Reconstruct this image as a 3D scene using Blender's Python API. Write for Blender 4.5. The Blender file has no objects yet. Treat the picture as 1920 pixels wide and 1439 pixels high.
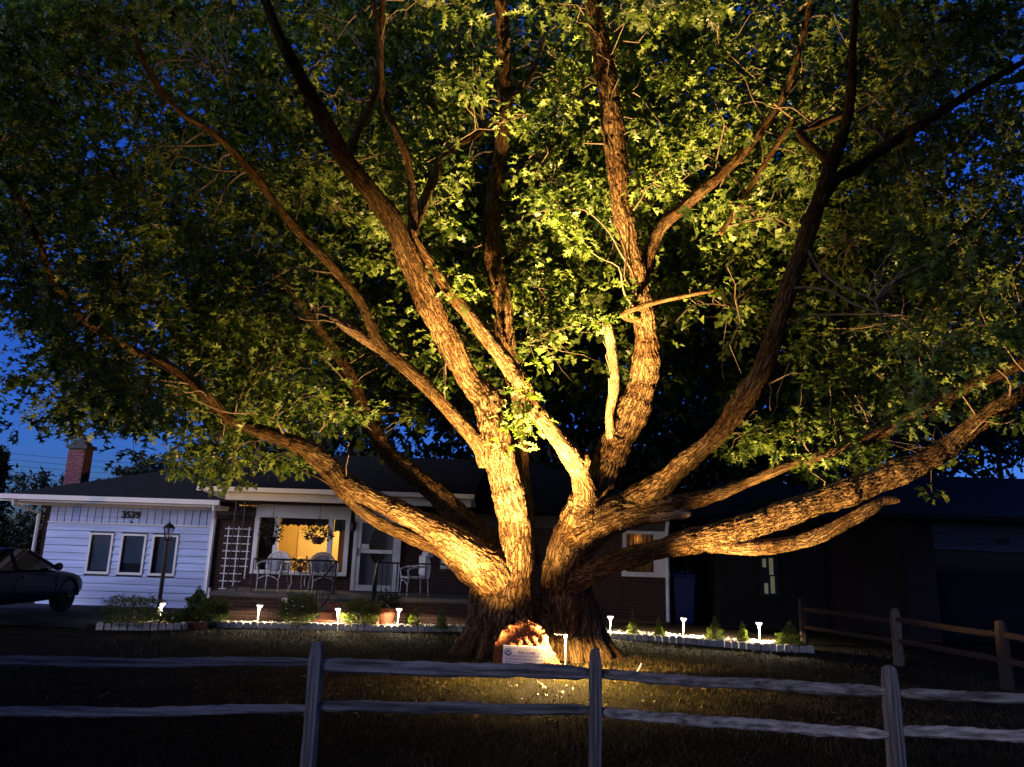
import bpy, bmesh, math, random
import numpy as np
from mathutils import Vector, Matrix, Euler

random.seed(7)
rng = np.random.default_rng(7)
R = math.radians
sc = bpy.context.scene
C = sc.collection

# ------------------------------------------------------------------ camera, sky, sun, exposure
FPX, PITCH, ROLL, CZ = 1397.0, R(12.7), R(1.8), 1.65
cam_d = bpy.data.cameras.new('camera')
cam = bpy.data.objects.new('camera', cam_d)
C.objects.link(cam)
cam.matrix_world = Matrix.Translation((0, 0, CZ)) @ Matrix.Rotation(R(90) + PITCH, 4, 'X') @ Matrix.Rotation(ROLL, 4, 'Z')
cam_d.sensor_width = 36.0
cam_d.lens = FPX / 1920.0 * 36.0
cam_d.clip_end = 2000
cam_d.clip_start = 0.05
sc.camera = cam

SUN_EL, SUN_ROT = R(4.0), R(236.0)      # dusk, the last glow is behind the photographer and to the left
world = bpy.data.worlds.new('World')
sc.world = world
world.use_nodes = True
wn = world.node_tree.nodes
wl = world.node_tree.links
wn.clear()
sky = wn.new('ShaderNodeTexSky')
sky.sky_type = 'NISHITA'
sky.sun_disc = False
sky.sun_elevation = SUN_EL
sky.sun_rotation = SUN_ROT
sky.air_density = 1.0
sky.dust_density = 0.6
sky.ozone_density = 4.0
tintw = wn.new('ShaderNodeMix'); tintw.data_type = 'RGBA'; tintw.blend_type = 'MULTIPLY'
tintw.inputs[0].default_value = 1.0
tintw.inputs[7].default_value = (0.36, 0.56, 1.55, 1)
bg = wn.new('ShaderNodeBackground')
bg.inputs[1].default_value = 0.115
wo = wn.new('ShaderNodeOutputWorld')
wl.new(sky.outputs[0], tintw.inputs[6])
wl.new(tintw.outputs[2], bg.inputs[0])
wl.new(bg.outputs[0], wo.inputs[0])

sd = bpy.data.lights.new('sun', 'SUN')
sun = bpy.data.objects.new('sun', sd)
C.objects.link(sun)
sd.energy = 1.2
sd.angle = R(40)
sd.color = (0.84, 0.80, 1.0)      # the last glow of the western sky, cool by now
az = SUN_ROT
GLOW_EL = R(14.0)
sun_dir = Vector((math.sin(az) * math.cos(GLOW_EL), math.cos(az) * math.cos(GLOW_EL), math.sin(GLOW_EL)))
sun.rotation_euler = sun_dir.to_track_quat('Z', 'Y').to_euler()

sc.view_settings.view_transform = 'Standard'
sc.view_settings.look = 'None'
sc.view_settings.exposure = 1.0
sc.view_settings.gamma = 1.0
sc.view_settings.use_curve_mapping = False
try:
    sc.cycles.use_denoising = True
    sc.cycles.max_bounces = 6
    sc.cycles.diffuse_bounces = 3
    sc.cycles.transparent_max_bounces = 8
    sc.cycles.caustics_reflective = False
    sc.cycles.caustics_refractive = False
except Exception:
    pass

# ------------------------------------------------------------------ geometry of the place: where a point seen at a pixel stands
def P(px, py, Y):
    u, v = px - 960, py - 719.5
    u0 = u * math.cos(ROLL) + v * math.sin(ROLL)
    v0 = -u * math.sin(ROLL) + v * math.cos(ROLL)
    x, up = u0 / FPX, -v0 / FPX
    fy = math.cos(PITCH) - up * math.sin(PITCH)
    fz = math.sin(PITCH) + up * math.cos(PITCH)
    t = Y / fy
    return Vector((x * t, Y, CZ + fz * t))

def G(px, py, z=0.0):
    a = P(px, py, 10.0)
    s = (z - CZ) / (a.z - CZ)
    return Vector((a.x * s, 10.0 * s, z))

def vdepth(v):
    return v.y * math.cos(PITCH) + (v.z - CZ) * math.sin(PITCH)

# ------------------------------------------------------------------ materials
def newmat(name):
    m = bpy.data.materials.new(name)
    m.use_nodes = True
    nt = m.node_tree
    b = nt.nodes['Principled BSDF']
    return m, nt, b

def N(nt, t, **kw):
    n = nt.nodes.new(t)
    for k, v in kw.items():
        setattr(n, k, v)
    return n

def mat(name, col, rough=0.7, var=0.25, scale=6.0, bump=0.0, bscale=40.0, metal=0.0, stretch=(1, 1, 1), col2=None, spec=0.3):
    m, nt, b = newmat(name)
    tc = N(nt, 'ShaderNodeTexCoord')
    mp = N(nt, 'ShaderNodeMapping')
    mp.inputs['Scale'].default_value = stretch
    nt.links.new(tc.outputs['Object'], mp.inputs[0])
    nz = N(nt, 'ShaderNodeTexNoise')
    nz.inputs['Scale'].default_value = scale
    nz.inputs['Detail'].default_value = 5
    nt.links.new(mp.outputs[0], nz.inputs['Vector'])
    cr = N(nt, 'ShaderNodeValToRGB')
    c2 = col2 if col2 else tuple(c * (1 - var) for c in col)
    c1 = col if col2 else tuple(min(1, c * (1 + var * 0.5)) for c in col)
    cr.color_ramp.elements[0].position = 0.32
    cr.color_ramp.elements[1].position = 0.68
    cr.color_ramp.elements[0].color = (*c2, 1)
    cr.color_ramp.elements[1].color = (*c1, 1)
    nt.links.new(nz.outputs[0], cr.inputs[0])
    oi = N(nt, 'ShaderNodeObjectInfo')
    mr = N(nt, 'ShaderNodeMapRange')
    mr.inputs[3].default_value = 1 - var * 0.6
    mr.inputs[4].default_value = 1 + var * 0.3
    nt.links.new(oi.outputs['Random'], mr.inputs[0])
    mx = N(nt, 'ShaderNodeMix', data_type='RGBA', blend_type='MULTIPLY')
    mx.inputs[0].default_value = 1
    nt.links.new(cr.outputs[0], mx.inputs[6])
    nt.links.new(mr.outputs[0], mx.inputs[7])
    nt.links.new(mx.outputs[2], b.inputs['Base Color'])
    b.inputs['Roughness'].default_value = rough
    b.inputs['Metallic'].default_value = metal
    b.inputs['Specular IOR Level'].default_value = spec
    if bump > 0:
        n2 = N(nt, 'ShaderNodeTexNoise')
        n2.inputs['Scale'].default_value = bscale
        n2.inputs['Detail'].default_value = 6
        nt.links.new(mp.outputs[0], n2.inputs['Vector'])
        bp = N(nt, 'ShaderNodeBump')
        bp.inputs['Strength'].default_value = 0.8
        bp.inputs['Distance'].default_value = bump
        nt.links.new(n2.outputs[0], bp.inputs['Height'])
        nt.links.new(bp.outputs[0], b.inputs['Normal'])
    return m

def emis(name, col, s):
    m, nt, b = newmat(name)
    b.inputs['Base Color'].default_value = (*col, 1)
    b.inputs['Emission Color'].default_value = (*col, 1)
    b.inputs['Emission Strength'].default_value = s
    return m

def glassmat(name, tint=(1, 1, 1), refl=1.0):
    m, nt, b = newmat(name)
    nt.nodes.remove(b)
    out = nt.nodes['Material Output']
    tr = N(nt, 'ShaderNodeBsdfTransparent'); tr.inputs[0].default_value = (*tint, 1)
    gl = N(nt, 'ShaderNodeBsdfGlossy'); gl.inputs['Roughness'].default_value = 0.03
    fr = N(nt, 'ShaderNodeFresnel'); fr.inputs[0].default_value = 1.5
    ml = N(nt, 'ShaderNodeMath', operation='MULTIPLY'); ml.inputs[1].default_value = refl
    nt.links.new(fr.outputs[0], ml.inputs[0])
    mx = N(nt, 'ShaderNodeMixShader')
    nt.links.new(ml.outputs[0], mx.inputs[0])
    nt.links.new(tr.outputs[0], mx.inputs[1]); nt.links.new(gl.outputs[0], mx.inputs[2])
    nt.links.new(mx.outputs[0], out.inputs[0])
    return m

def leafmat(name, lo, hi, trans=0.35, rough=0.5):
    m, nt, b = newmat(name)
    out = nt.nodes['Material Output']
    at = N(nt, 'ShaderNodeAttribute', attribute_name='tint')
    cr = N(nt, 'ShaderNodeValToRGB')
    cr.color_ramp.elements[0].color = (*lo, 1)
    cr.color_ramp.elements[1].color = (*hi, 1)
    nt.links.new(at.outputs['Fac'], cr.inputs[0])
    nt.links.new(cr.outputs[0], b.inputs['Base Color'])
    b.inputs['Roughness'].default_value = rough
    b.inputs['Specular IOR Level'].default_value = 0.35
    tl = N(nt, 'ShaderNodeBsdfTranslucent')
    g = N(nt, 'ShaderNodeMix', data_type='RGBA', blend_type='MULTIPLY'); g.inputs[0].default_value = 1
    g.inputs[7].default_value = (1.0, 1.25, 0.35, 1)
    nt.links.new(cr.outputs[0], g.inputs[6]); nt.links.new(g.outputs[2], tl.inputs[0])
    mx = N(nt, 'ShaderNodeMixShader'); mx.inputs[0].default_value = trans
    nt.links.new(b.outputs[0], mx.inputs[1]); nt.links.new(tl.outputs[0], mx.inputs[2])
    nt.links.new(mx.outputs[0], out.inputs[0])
    return m

def barkmat(name, lo, mid, hi):
    """Old pin oak bark: long interlacing ridges along the limb, dark fissures between them."""
    m, nt, b = newmat(name)
    at = N(nt, 'ShaderNodeAttribute', attribute_name='bark')
    mp = N(nt, 'ShaderNodeMapping'); mp.inputs['Scale'].default_value = (1, 1, 0.13)
    nt.links.new(at.outputs['Vector'], mp.inputs[0])
    w = N(nt, 'ShaderNodeTexNoise'); w.inputs['Scale'].default_value = 7; w.inputs['Detail'].default_value = 2
    nt.links.new(at.outputs['Vector'], w.inputs['Vector'])
    wc = N(nt, 'ShaderNodeVectorMath', operation='MULTIPLY_ADD'); wc.inputs[1].default_value = (0.075, 0.075, 0.0)
    nt.links.new(w.outputs['Color'], wc.inputs[0]); nt.links.new(mp.outputs[0], wc.inputs[2])
    n1 = N(nt, 'ShaderNodeTexNoise'); n1.inputs['Scale'].default_value = 23; n1.inputs['Detail'].default_value = 3; n1.inputs['Roughness'].default_value = 0.5
    nt.links.new(wc.outputs[0], n1.inputs['Vector'])
    a1 = N(nt, 'ShaderNodeMath', operation='SUBTRACT'); a1.inputs[1].default_value = 0.5
    nt.links.new(n1.outputs[0], a1.inputs[0])
    a2 = N(nt, 'ShaderNodeMath', operation='ABSOLUTE'); nt.links.new(a1.outputs[0], a2.inputs[0])
    vm = N(nt, 'ShaderNodeMapRange'); vm.inputs[1].default_value = 0.0; vm.inputs[2].default_value = 0.085
    nt.links.new(a2.outputs[0], vm.inputs[0])
    gi = N(nt, 'ShaderNodeAttribute', attribute_name='girth')
    iv = N(nt, 'ShaderNodeMath', operation='SUBTRACT'); iv.inputs[0].default_value = 1.0
    nt.links.new(vm.outputs[0], iv.inputs[1])
    im = N(nt, 'ShaderNodeMath', operation='MULTIPLY'); nt.links.new(iv.outputs[0], im.inputs[0]); nt.links.new(gi.outputs['Fac'], im.inputs[1])
    vm = N(nt, 'ShaderNodeMath', operation='SUBTRACT'); vm.inputs[0].default_value = 1.0
    nt.links.new(im.outputs[0], vm.inputs[1])
    n2 = N(nt, 'ShaderNodeTexNoise'); n2.inputs['Scale'].default_value = 60; n2.inputs['Detail'].default_value = 4
    mp2 = N(nt, 'ShaderNodeMapping'); mp2.inputs['Scale'].default_value = (1, 1, 0.4)
    nt.links.new(at.outputs['Vector'], mp2.inputs[0]); nt.links.new(mp2.outputs[0], n2.inputs['Vector'])
    n3 = N(nt, 'ShaderNodeTexNoise'); n3.inputs['Scale'].default_value = 1.8; n3.inputs['Detail'].default_value = 4
    nt.links.new(at.outputs['Vector'], n3.inputs['Vector'])
    cr = N(nt, 'ShaderNodeValToRGB')
    cr.color_ramp.elements[0].color = (*lo, 1)
    cr.color_ramp.elements[1].color = (*hi, 1)
    e = cr.color_ramp.elements.new(0.45); e.color = (*mid, 1)
    ht = N(nt, 'ShaderNodeAttribute', attribute_name='ridge')
    c1 = N(nt, 'ShaderNodeMath', operation='MULTIPLY_ADD'); c1.inputs[1].default_value = 0.62
    nt.links.new(vm.outputs[0], c1.inputs[0])
    c2 = N(nt, 'ShaderNodeMath', operation='MULTIPLY'); c2.inputs[1].default_value = 0.30
    nt.links.new(ht.outputs['Fac'], c2.inputs[0]); nt.links.new(c2.outputs[0], c1.inputs[2])
    nt.links.new(c1.outputs[0], cr.inputs[0])
    cr2 = N(nt, 'ShaderNodeValToRGB')
    cr2.color_ramp.elements[0].position = 0.38; cr2.color_ramp.elements[1].position = 0.62
    cr2.color_ramp.elements[0].color = (0.60, 0.50, 0.40, 1); cr2.color_ramp.elements[1].color = (1, 1, 1, 1)
    nt.links.new(n3.outputs[0], cr2.inputs[0])
    mx = N(nt, 'ShaderNodeMix', data_type='RGBA', blend_type='MULTIPLY'); mx.inputs[0].default_value = 1
    nt.links.new(cr.outputs[0], mx.inputs[6]); nt.links.new(cr2.outputs[0], mx.inputs[7])
    nt.links.new(mx.outputs[2], b.inputs['Base Color'])
    b.inputs['Roughness'].default_value = 0.9
    b.inputs['Specular IOR Level'].default_value = 0.1
    hs = N(nt, 'ShaderNodeMath', operation='MULTIPLY_ADD'); hs.inputs[1].default_value = 0.3
    nt.links.new(n2.outputs[0], hs.inputs[0]); nt.links.new(vm.outputs[0], hs.inputs[2])
    bp = N(nt, 'ShaderNodeBump'); bp.inputs['Strength'].default_value = 1.0; bp.inputs['Distance'].default_value = 0.028
    nt.links.new(hs.outputs[0], bp.inputs['Height'])
    nt.links.new(bp.outputs[0], b.inputs['Normal'])
    return m

M = {}
M['bark'] = barkmat('oak_bark', (0.024, 0.011, 0.004), (0.092, 0.054, 0.023), (0.205, 0.138, 0.064))
M['dead'] = barkmat('dead_wood', (0.16, 0.09, 0.045), (0.34, 0.235, 0.13), (0.46, 0.35, 0.22))
M['leaf'] = leafmat('oak_leaf', (0.016, 0.038, 0.006), (0.200, 0.275, 0.060), 0.32, 0.38)
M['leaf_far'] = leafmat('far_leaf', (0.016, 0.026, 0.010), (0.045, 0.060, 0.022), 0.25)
M['shrub_leaf'] = leafmat('shrub_leaf', (0.014, 0.024, 0.004), (0.14, 0.165, 0.024), 0.2)
M['basket_leaf'] = leafmat('basket_leaf', (0.006, 0.010, 0.004), (0.022, 0.030, 0.010), 0.1)
M['dry_leaf'] = leafmat('dry_leaf', (0.05, 0.024, 0.009), (0.14, 0.075, 0.03), 0.15)
M['conifer_leaf'] = leafmat('conifer_leaf', (0.035, 0.055, 0.008), (0.19, 0.215, 0.030), 0.25)
M['grass'] = leafmat('grass_blade', (0.006, 0.006, 0.002), (0.20, 0.150, 0.040), 0.25, 0.6)  # pale end raised to paint the lamp's pool on the lawn
M['twig'] = mat('twig_bark', (0.22, 0.16, 0.105), 0.9, 0.4, 8)
M['soil'] = mat('lawn_soil', (0.014, 0.011, 0.005), 1.0, 0.5, 3, 0.03, 30, spec=0.05)
M['mulch'] = mat('bed_mulch', (0.06, 0.042, 0.028), 1.0, 0.5, 14, 0.03, 50, spec=0.05)
M['pebble'] = mat('pale_pebble', (0.50, 0.46, 0.41), 0.8, 0.4, 30)
M['asphalt'] = mat('driveway_asphalt', (0.018, 0.018, 0.023), 0.9, 0.3, 5, 0.006, 160)
M['concrete'] = mat('concrete', (0.13, 0.12, 0.11), 0.9, 0.25, 4, 0.006, 120)
M['edging'] = mat('edging_concrete', (0.46, 0.43, 0.38), 0.9, 0.3, 18, 0.006, 90)
M['brick'] = mat('brown_brick', (0.055, 0.025, 0.019), 0.9, 0.4, 12, 0.004, 120)
M['redbrick'] = mat('maroon_brick', (0.26, 0.105, 0.125), 0.9, 0.3, 12, 0.004, 120)
M['mortar'] = mat('mortar', (0.10, 0.088, 0.078), 0.95, 0.25, 20, 0.003, 120)
M['white'] = mat('white_paint', (0.78, 0.77, 0.75), 0.5, 0.08, 3)
M['siding'] = mat('pale_siding', (0.50, 0.60, 0.88), 0.45, 0.2, 2.5, 0.0012, 18, stretch=(0.4, 1, 6))
M['shaded_siding'] = mat('shaded_siding', (0.05, 0.05, 0.06), 0.6, 0.25, 3, 0.0015, 18, stretch=(0.4, 1, 6))  # neighbour's shade put into the colour; also dark backing behind the garage boards
M['roof'] = mat('roof_shingle', (0.018, 0.018, 0.022), 0.95, 0.4, 9, 0.01, 60)
M['cap'] = mat('chimney_cap', (0.07, 0.075, 0.09), 0.7, 0.2, 8)
M['iron'] = mat('black_iron', (0.018, 0.018, 0.02), 0.45, 0.2, 10, metal=0.0)
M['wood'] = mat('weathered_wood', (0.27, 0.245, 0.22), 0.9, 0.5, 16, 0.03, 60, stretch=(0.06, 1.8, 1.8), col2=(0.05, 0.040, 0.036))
M['litwood'] = mat('lit_old_wood', (0.13, 0.095, 0.075), 0.9, 0.5, 9, 0.02, 34, stretch=(1.8, 1.8, 0.1), col2=(0.05, 0.035, 0.028))  # middle boundary post: its lit look put into a paler wood
M['shadewood'] = mat('shaded_old_wood', (0.030, 0.019, 0.013), 0.9, 0.5, 9, 0.02, 34, stretch=(1.8, 1.8, 0.3), col2=(0.02, 0.013, 0.010))  # rest of the boundary fence: shade put into the wood colour
M['woodv'] = mat('weathered_post_wood', (0.22, 0.20, 0.18), 0.9, 0.5, 16, 0.03, 60, stretch=(1.8, 1.8, 0.06), col2=(0.05, 0.04, 0.036))
M['step'] = mat('red_painted_step', (0.17, 0.055, 0.032), 0.8, 0.25, 7, 0.003, 60)
M['wicker'] = mat('white_chair_paint', (0.72, 0.70, 0.68), 0.5, 0.1, 8)
M['cushion'] = mat('pale_cushion', (0.55, 0.55, 0.60), 0.9, 0.3, 7, col2=(0.30, 0.28, 0.38))
M['terracotta'] = mat('terracotta', (0.17, 0.055, 0.028), 0.8, 0.2, 9)
M['flower'] = mat('pale_petal', (0.75, 0.68, 0.55), 0.7, 0.2, 9)
M['redflower'] = mat('red_petal', (0.45, 0.03, 0.03), 0.7, 0.2, 9)
M['rock'] = mat('red_sandstone', (0.19, 0.066, 0.022), 0.9, 0.4, 7, 0.06, 20, col2=(0.10, 0.028, 0.011))
M['sign'] = mat('plaque_white', (0.82, 0.78, 0.77), 0.5, 0.05, 4)
M['ink'] = mat('black_ink', (0.02, 0.02, 0.022), 0.6, 0.05, 4)
M['greyink'] = mat('grey_ink', (0.16, 0.15, 0.16), 0.6, 0.05, 4)
M['roomwall'] = mat('yellow_room_wall', (0.62, 0.42, 0.13), 0.9, 0.08, 2)
M['roomlight'] = mat('cream_room_panel', (0.75, 0.56, 0.24), 0.9, 0.06, 2)
M['shed'] = mat('shaded_wall', (0.012, 0.011, 0.011), 0.9, 0.3, 5)  # shed and neighbour walls blackened, shade put into the colour
M['dark_brick'] = mat('shaded_brick', (0.028, 0.016, 0.016), 0.9, 0.4, 12, 0.004, 120)  # neighbour brick darkened, crown shade put into its colour
M['dark_curtain'] = mat('dark_valance', (0.022, 0.014, 0.012), 0.95, 0.3, 12)
M['amber_curtain'] = mat('amber_curtain', (0.42, 0.20, 0.06), 0.9, 0.4, 9, stretch=(6, 1, 0.3))
M['blind'] = mat('pale_blind', (0.20, 0.30, 0.40), 0.8, 0.1, 3)
M['glass'] = glassmat('window_glass', (1, 1, 1), 0.4)
M['glassdark'] = glassmat('storm_glass', (0.8, 0.8, 0.82), 0.5)
M['door'] = mat('white_door', (0.70, 0.68, 0.66), 0.5, 0.08, 3)
M['brown'] = mat('brown_oval', (0.22, 0.12, 0.055), 0.6, 0.4, 14)
M['carpaint'] = mat('navy_car_paint', (0.004, 0.007, 0.050), 0.3, 0.1, 3, spec=0.12)
M['silver'] = mat('silver_car_paint', (0.25, 0.27, 0.30), 0.3, 0.1, 3, spec=0.6)
M['carglass'] = mat('tinted_car_glass', (0.01, 0.012, 0.015), 0.05, 0.1, 3, spec=0.35)
M['tyre'] = mat('tyre_rubber', (0.012, 0.012, 0.012), 0.85, 0.2, 10)
M['rim'] = mat('dark_rim', (0.08, 0.08, 0.085), 0.35, 0.1, 10, metal=0.7)
M['lens'] = mat('car_lamp_lens', (0.30, 0.31, 0.33), 0.1, 0.1, 10)
M['bluebin'] = mat('blue_plastic', (0.012, 0.025, 0.16), 0.5, 0.1, 3)
M['lampglow'] = emis('lit_lamp_glass', (1.0, 0.86, 0.66), 2.5)
M['capglow'] = emis('lit_lamp_underside', (1.0, 0.66, 0.28), 14.0)
M['floodglow'] = emis('lit_flood_lens', (1.0, 0.66, 0.28), 10.0)
M['litslit'] = emis('lit_window_slit', (0.55, 0.52, 0.26), 0.05)
M['lantern_glass'] = glassmat('lantern_glass', (0.8, 0.8, 0.85), 2.0)

# ------------------------------------------------------------------ mesh helpers
class MB:
    def __init__(s):
        s.v = []; s.f = []
    def add(s, vs, fs):
        o = len(s.v)
        s.v += [tuple(q) for q in vs]
        s.f += [tuple(i + o for i in f) for f in fs]
    def box(s, x0, x1, y0, y1, z0, z1):
        s.add([(x0, y0, z0), (x1, y0, z0), (x1, y1, z0), (x0, y1, z0), (x0, y0, z1), (x1, y0, z1), (x1, y1, z1), (x0, y1, z1)],
              [(0, 3, 2, 1), (4, 5, 6, 7), (0, 1, 5, 4), (1, 2, 6, 5), (2, 3, 7, 6), (3, 0, 4, 7)])
    def cbox(s, x0, x1, y0, y1, z0, z1, c):
        # chamfered box
        pts = []
        for z, i in ((z0, c), (z0 + c, 0), (z1 - c, 0), (z1, c)):
            pts += [(x0 + i, y0 + i, z), (x1 - i, y0 + i, z), (x1 - i, y1 - i, z), (x0 + i, y1 - i, z)]
        fs = [(3, 2, 1, 0), (12, 13, 14, 15)]
        for k in range(3):
            for j in range(4):
                a, b_ = k * 4 + j, k * 4 + (j + 1) % 4
                fs.append((a, b_, b_ + 4, a + 4))
        s.add(pts, fs)
    def tube(s, pts, rad, n=8, cap=True, jit=0.0):
        pts = [Vector(p) for p in pts]
        if not isinstance(rad, (list, tuple)):
            rad = [rad] * len(pts)
        T = [(pts[min(i + 1, len(pts) - 1)] - pts[max(i - 1, 0)]).normalized() for i in range(len(pts))]
        u = T[0].orthogonal().normalized()
        vs = []
        for i, p in enumerate(pts):
            u = (u - T[i] * u.dot(T[i]))
            u = u.normalized() if u.length > 1e-6 else T[i].orthogonal().normalized()
            w = T[i].cross(u)
            for k in range(n):
                a = 2 * math.pi * k / n
                r = rad[i] * (1 + (random.uniform(-jit, jit) if jit else 0))
                vs.append(p + (u * math.cos(a) + w * math.sin(a)) * r)
        fs = []
        for i in range(len(pts) - 1):
            for k in range(n):
                a, b_ = i * n + k, i * n + (k + 1) % n
                fs.append((a, b_, b_ + n, a + n))
        if cap:
            fs.append(tuple(reversed(range(n))))
            fs.append(tuple(range((len(pts) - 1) * n, len(pts) * n)))
        s.add(vs, fs)
    def lathe(s, prof, cx=0, cy=0, cz=0, n=16):
        vs = []
        for r, z in prof:
            for k in range(n):
                a = 2 * math.pi * k / n
                vs.append((cx + r * math.cos(a), cy + r * math.sin(a), cz + z))
        fs = []
        for i in range(len(prof) - 1):
            for k in range(n):
                a, b_ = i * n + k, i * n + (k + 1) % n
                fs.append((a, b_, b_ + n, a + n))
        fs.append(tuple(reversed(range(n))))
        fs.append(tuple(range((len(prof) - 1) * n, len(prof) * n)))
        s.add(vs, fs)
    def prism(s, poly, y0, y1):
        # poly in (x, z), extruded along y
        n = len(poly)
        vs = [(x, y0, z) for x, z in poly] + [(x, y1, z) for x, z in poly]
        fs = [tuple(range(n)), tuple(reversed(range(n, 2 * n)))]
        for k in range(n):
            j = (k + 1) % n
            fs.append((k, k + n, j + n, j))
        s.add(vs, fs)
    def mesh(s, name):
        me = bpy.data.meshes.new(name)
        me.from_pydata(s.v, [], s.f)
        bm = bmesh.new(); bm.from_mesh(me)
        bmesh.ops.recalc_face_normals(bm, faces=bm.faces)
        bm.to_mesh(me); bm.free()
        return me
    def build(s, name, m, parent=None, smooth=False, loc=None, rot=None):
        me = s.mesh(name)
        return link(name, me, m, parent, smooth, loc, rot)

def link(name, me, m, parent=None, smooth=False, loc=None, rot=None):
    if m is not None and not me.materials:
        me.materials.append(m)
    if smooth:
        me.polygons.foreach_set('use_smooth', [True] * len(me.polygons))
    o = bpy.data.objects.new(name, me)
    C.objects.link(o)
    if parent is not None:
        o.parent = parent
    if loc is not None:
        o.location = loc
    if rot is not None:
        o.rotation_euler = rot
    return o

def tag(o, label=None, cat=None, group=None, kind=None):
    if label: o['label'] = label
    if cat: o['category'] = cat
    if group: o['group'] = group
    if kind: o['kind'] = kind
    return o

def thing(name, label, cat, loc=(0, 0, 0), rz=0.0, group=None):
    o = bpy.data.objects.new(name, None)
    o.empty_display_size = 0.1
    C.objects.link(o)
    o.location = loc
    o.rotation_euler = (0, 0, rz)
    return tag(o, label, cat, group)

def copy_tree(o, parent=None):
    c = o.copy(); C.objects.link(c)
    if parent is not None:
        c.parent = parent
    for ch in list(o.children):
        copy_tree(ch, c)
    return c

def mesh_np(name, verts, faces, m, attrs=None, smooth=False):
    verts = np.asarray(verts, np.float32); faces = np.asarray(faces, np.int32)
    k = faces.shape[1]
    me = bpy.data.meshes.new(name)
    me.vertices.add(len(verts)); me.vertices.foreach_set('co', verts.ravel())
    me.loops.add(faces.size); me.loops.foreach_set('vertex_index', faces.ravel())
    me.polygons.add(len(faces)); me.polygons.foreach_set('loop_start', np.arange(0, faces.size, k, dtype=np.int32))
    if smooth:
        me.polygons.foreach_set('use_smooth', np.ones(len(faces), bool))
    for an, (typ, data) in (attrs or {}).items():
        a = me.attributes.new(an, typ, 'POINT')
        a.data.foreach_set('vector' if typ == 'FLOAT_VECTOR' else 'value', np.asarray(data, np.float32).ravel())
    me.update(calc_edges=True)
    if m is not None:
        me.materials.append(m)
    return me

def text_mesh(body, size, depth, align='CENTER', bold=0.0):
    cu = bpy.data.curves.new('lettering', 'FONT')
    cu.body = body; cu.size = size; cu.extrude = depth; cu.align_x = align; cu.align_y = 'CENTER'; cu.offset = bold
    cu.resolution_u = 2
    o = bpy.data.objects.new('lettering', cu)
    C.objects.link(o)
    dg = bpy.context.evaluated_depsgraph_get()
    me = bpy.data.meshes.new_from_object(o.evaluated_get(dg))
    bpy.data.objects.remove(o); bpy.data.curves.remove(cu)
    return me

# numpy gradient noise
_perm = rng.permutation(256).astype(np.int32); _perm = np.concatenate([_perm, _perm, _perm])
_grad = rng.normal(size=(256, 3)); _grad /= np.linalg.norm(_grad, axis=1)[:, None]
def pnoise(p):
    p = np.asarray(p, np.float64)
    i = np.floor(p).astype(np.int64); f = p - i; i &= 255
    u = f * f * f * (f * (f * 6 - 15) + 10)
    def g(dx, dy, dz):
        h = _perm[_perm[_perm[i[:, 0] + dx] + i[:, 1] + dy] + i[:, 2] + dz]
        return (_grad[h] * (f - np.array([dx, dy, dz]))).sum(1)
    x0 = [g(0, a, b) * (1 - u[:, 0]) + g(1, a, b) * u[:, 0] for a in (0, 1) for b in (0, 1)]
    y0 = x0[0] * (1 - u[:, 1]) + x0[2] * u[:, 1]
    y1 = x0[1] * (1 - u[:, 1]) + x0[3] * u[:, 1]
    return (y0 * (1 - u[:, 2]) + y1 * u[:, 2]) * 1.6

# ------------------------------------------------------------------ ground
def sheet(name, poly, z, m, thick=None):
    b = MB()
    if thick:
        n = len(poly)
        b.add([(x, y, z) for x, y in poly] + [(x, y, z - thick) for x, y in poly],
              [tuple(range(n))] + [(k, k + n, (k + 1) % n + n, (k + 1) % n) for k in range(n)])
    else:
        b.add([(x, y, z) for x, y in poly], [tuple(range(len(poly)))])
    o = b.build(name, m)
    o['kind'] = 'structure'
    return o

def slope(y):
    return -0.13 * np.clip(7.9 - np.asarray(y, float), 0, 4.0)

# lawn: one big sheet, finer and gently uneven where the camera looks
nx, ny = 140, 120
xs = np.concatenate([[-400, -80, -30], np.linspace(-14, 14, nx), [30, 80, 400]])
ys = np.concatenate([[-400, -60, -10], np.linspace(1, 26, ny), [40, 90, 400]])
gx, gy = np.meshgrid(xs, ys)
gz = pnoise(np.stack([gx.ravel() * 0.7, gy.ravel() * 0.7, gx.ravel() * 0], 1)) * 0.02 + pnoise(np.stack([gx.ravel() * 3, gy.ravel() * 3, gx.ravel() * 0 + 5], 1)) * 0.012
gz = gz.reshape(gx.shape) - 0.012 + slope(gy)
far_m = (gx > 15) | (gx < -15) | (gy < 0) | (gy > 27)
gz[far_m] = -0.02 + slope(gy)[far_m]
W_ = len(xs)
vv = np.stack([gx.ravel(), gy.ravel(), gz.ravel()], 1)
ii = (np.arange(len(ys) - 1)[:, None] * W_ + np.arange(W_ - 1)[None]).ravel()
ff = np.stack([ii, ii + 1, ii + W_ + 1, ii + W_], 1)
lawn = link('lawn', mesh_np('lawn', vv, ff, M['soil'], smooth=True), None)
lawn['kind'] = 'structure'
sheet('driveway', [(-22, 15.0), (-8.0, 15.0), (-7.3, 16.2), (-7.25, 19.0), (-22, 19.0)], 0.06, M['asphalt'], 0.2)
sheet('flower_bed', [(-7.55, 14.95), (-5.44, 15.6), (-0.96, 16.55), (1.96, 16.55), (5.65, 14.75), (6.1, 16.5), (4.6, 19.1), (-7.2, 19.1)], 0.045, M['mulch'], 0.12)
sheet('road', [(-400, -7), (400, -7), (400, -1.5), (-400, -1.5)], -0.50, M['asphalt'])

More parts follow.
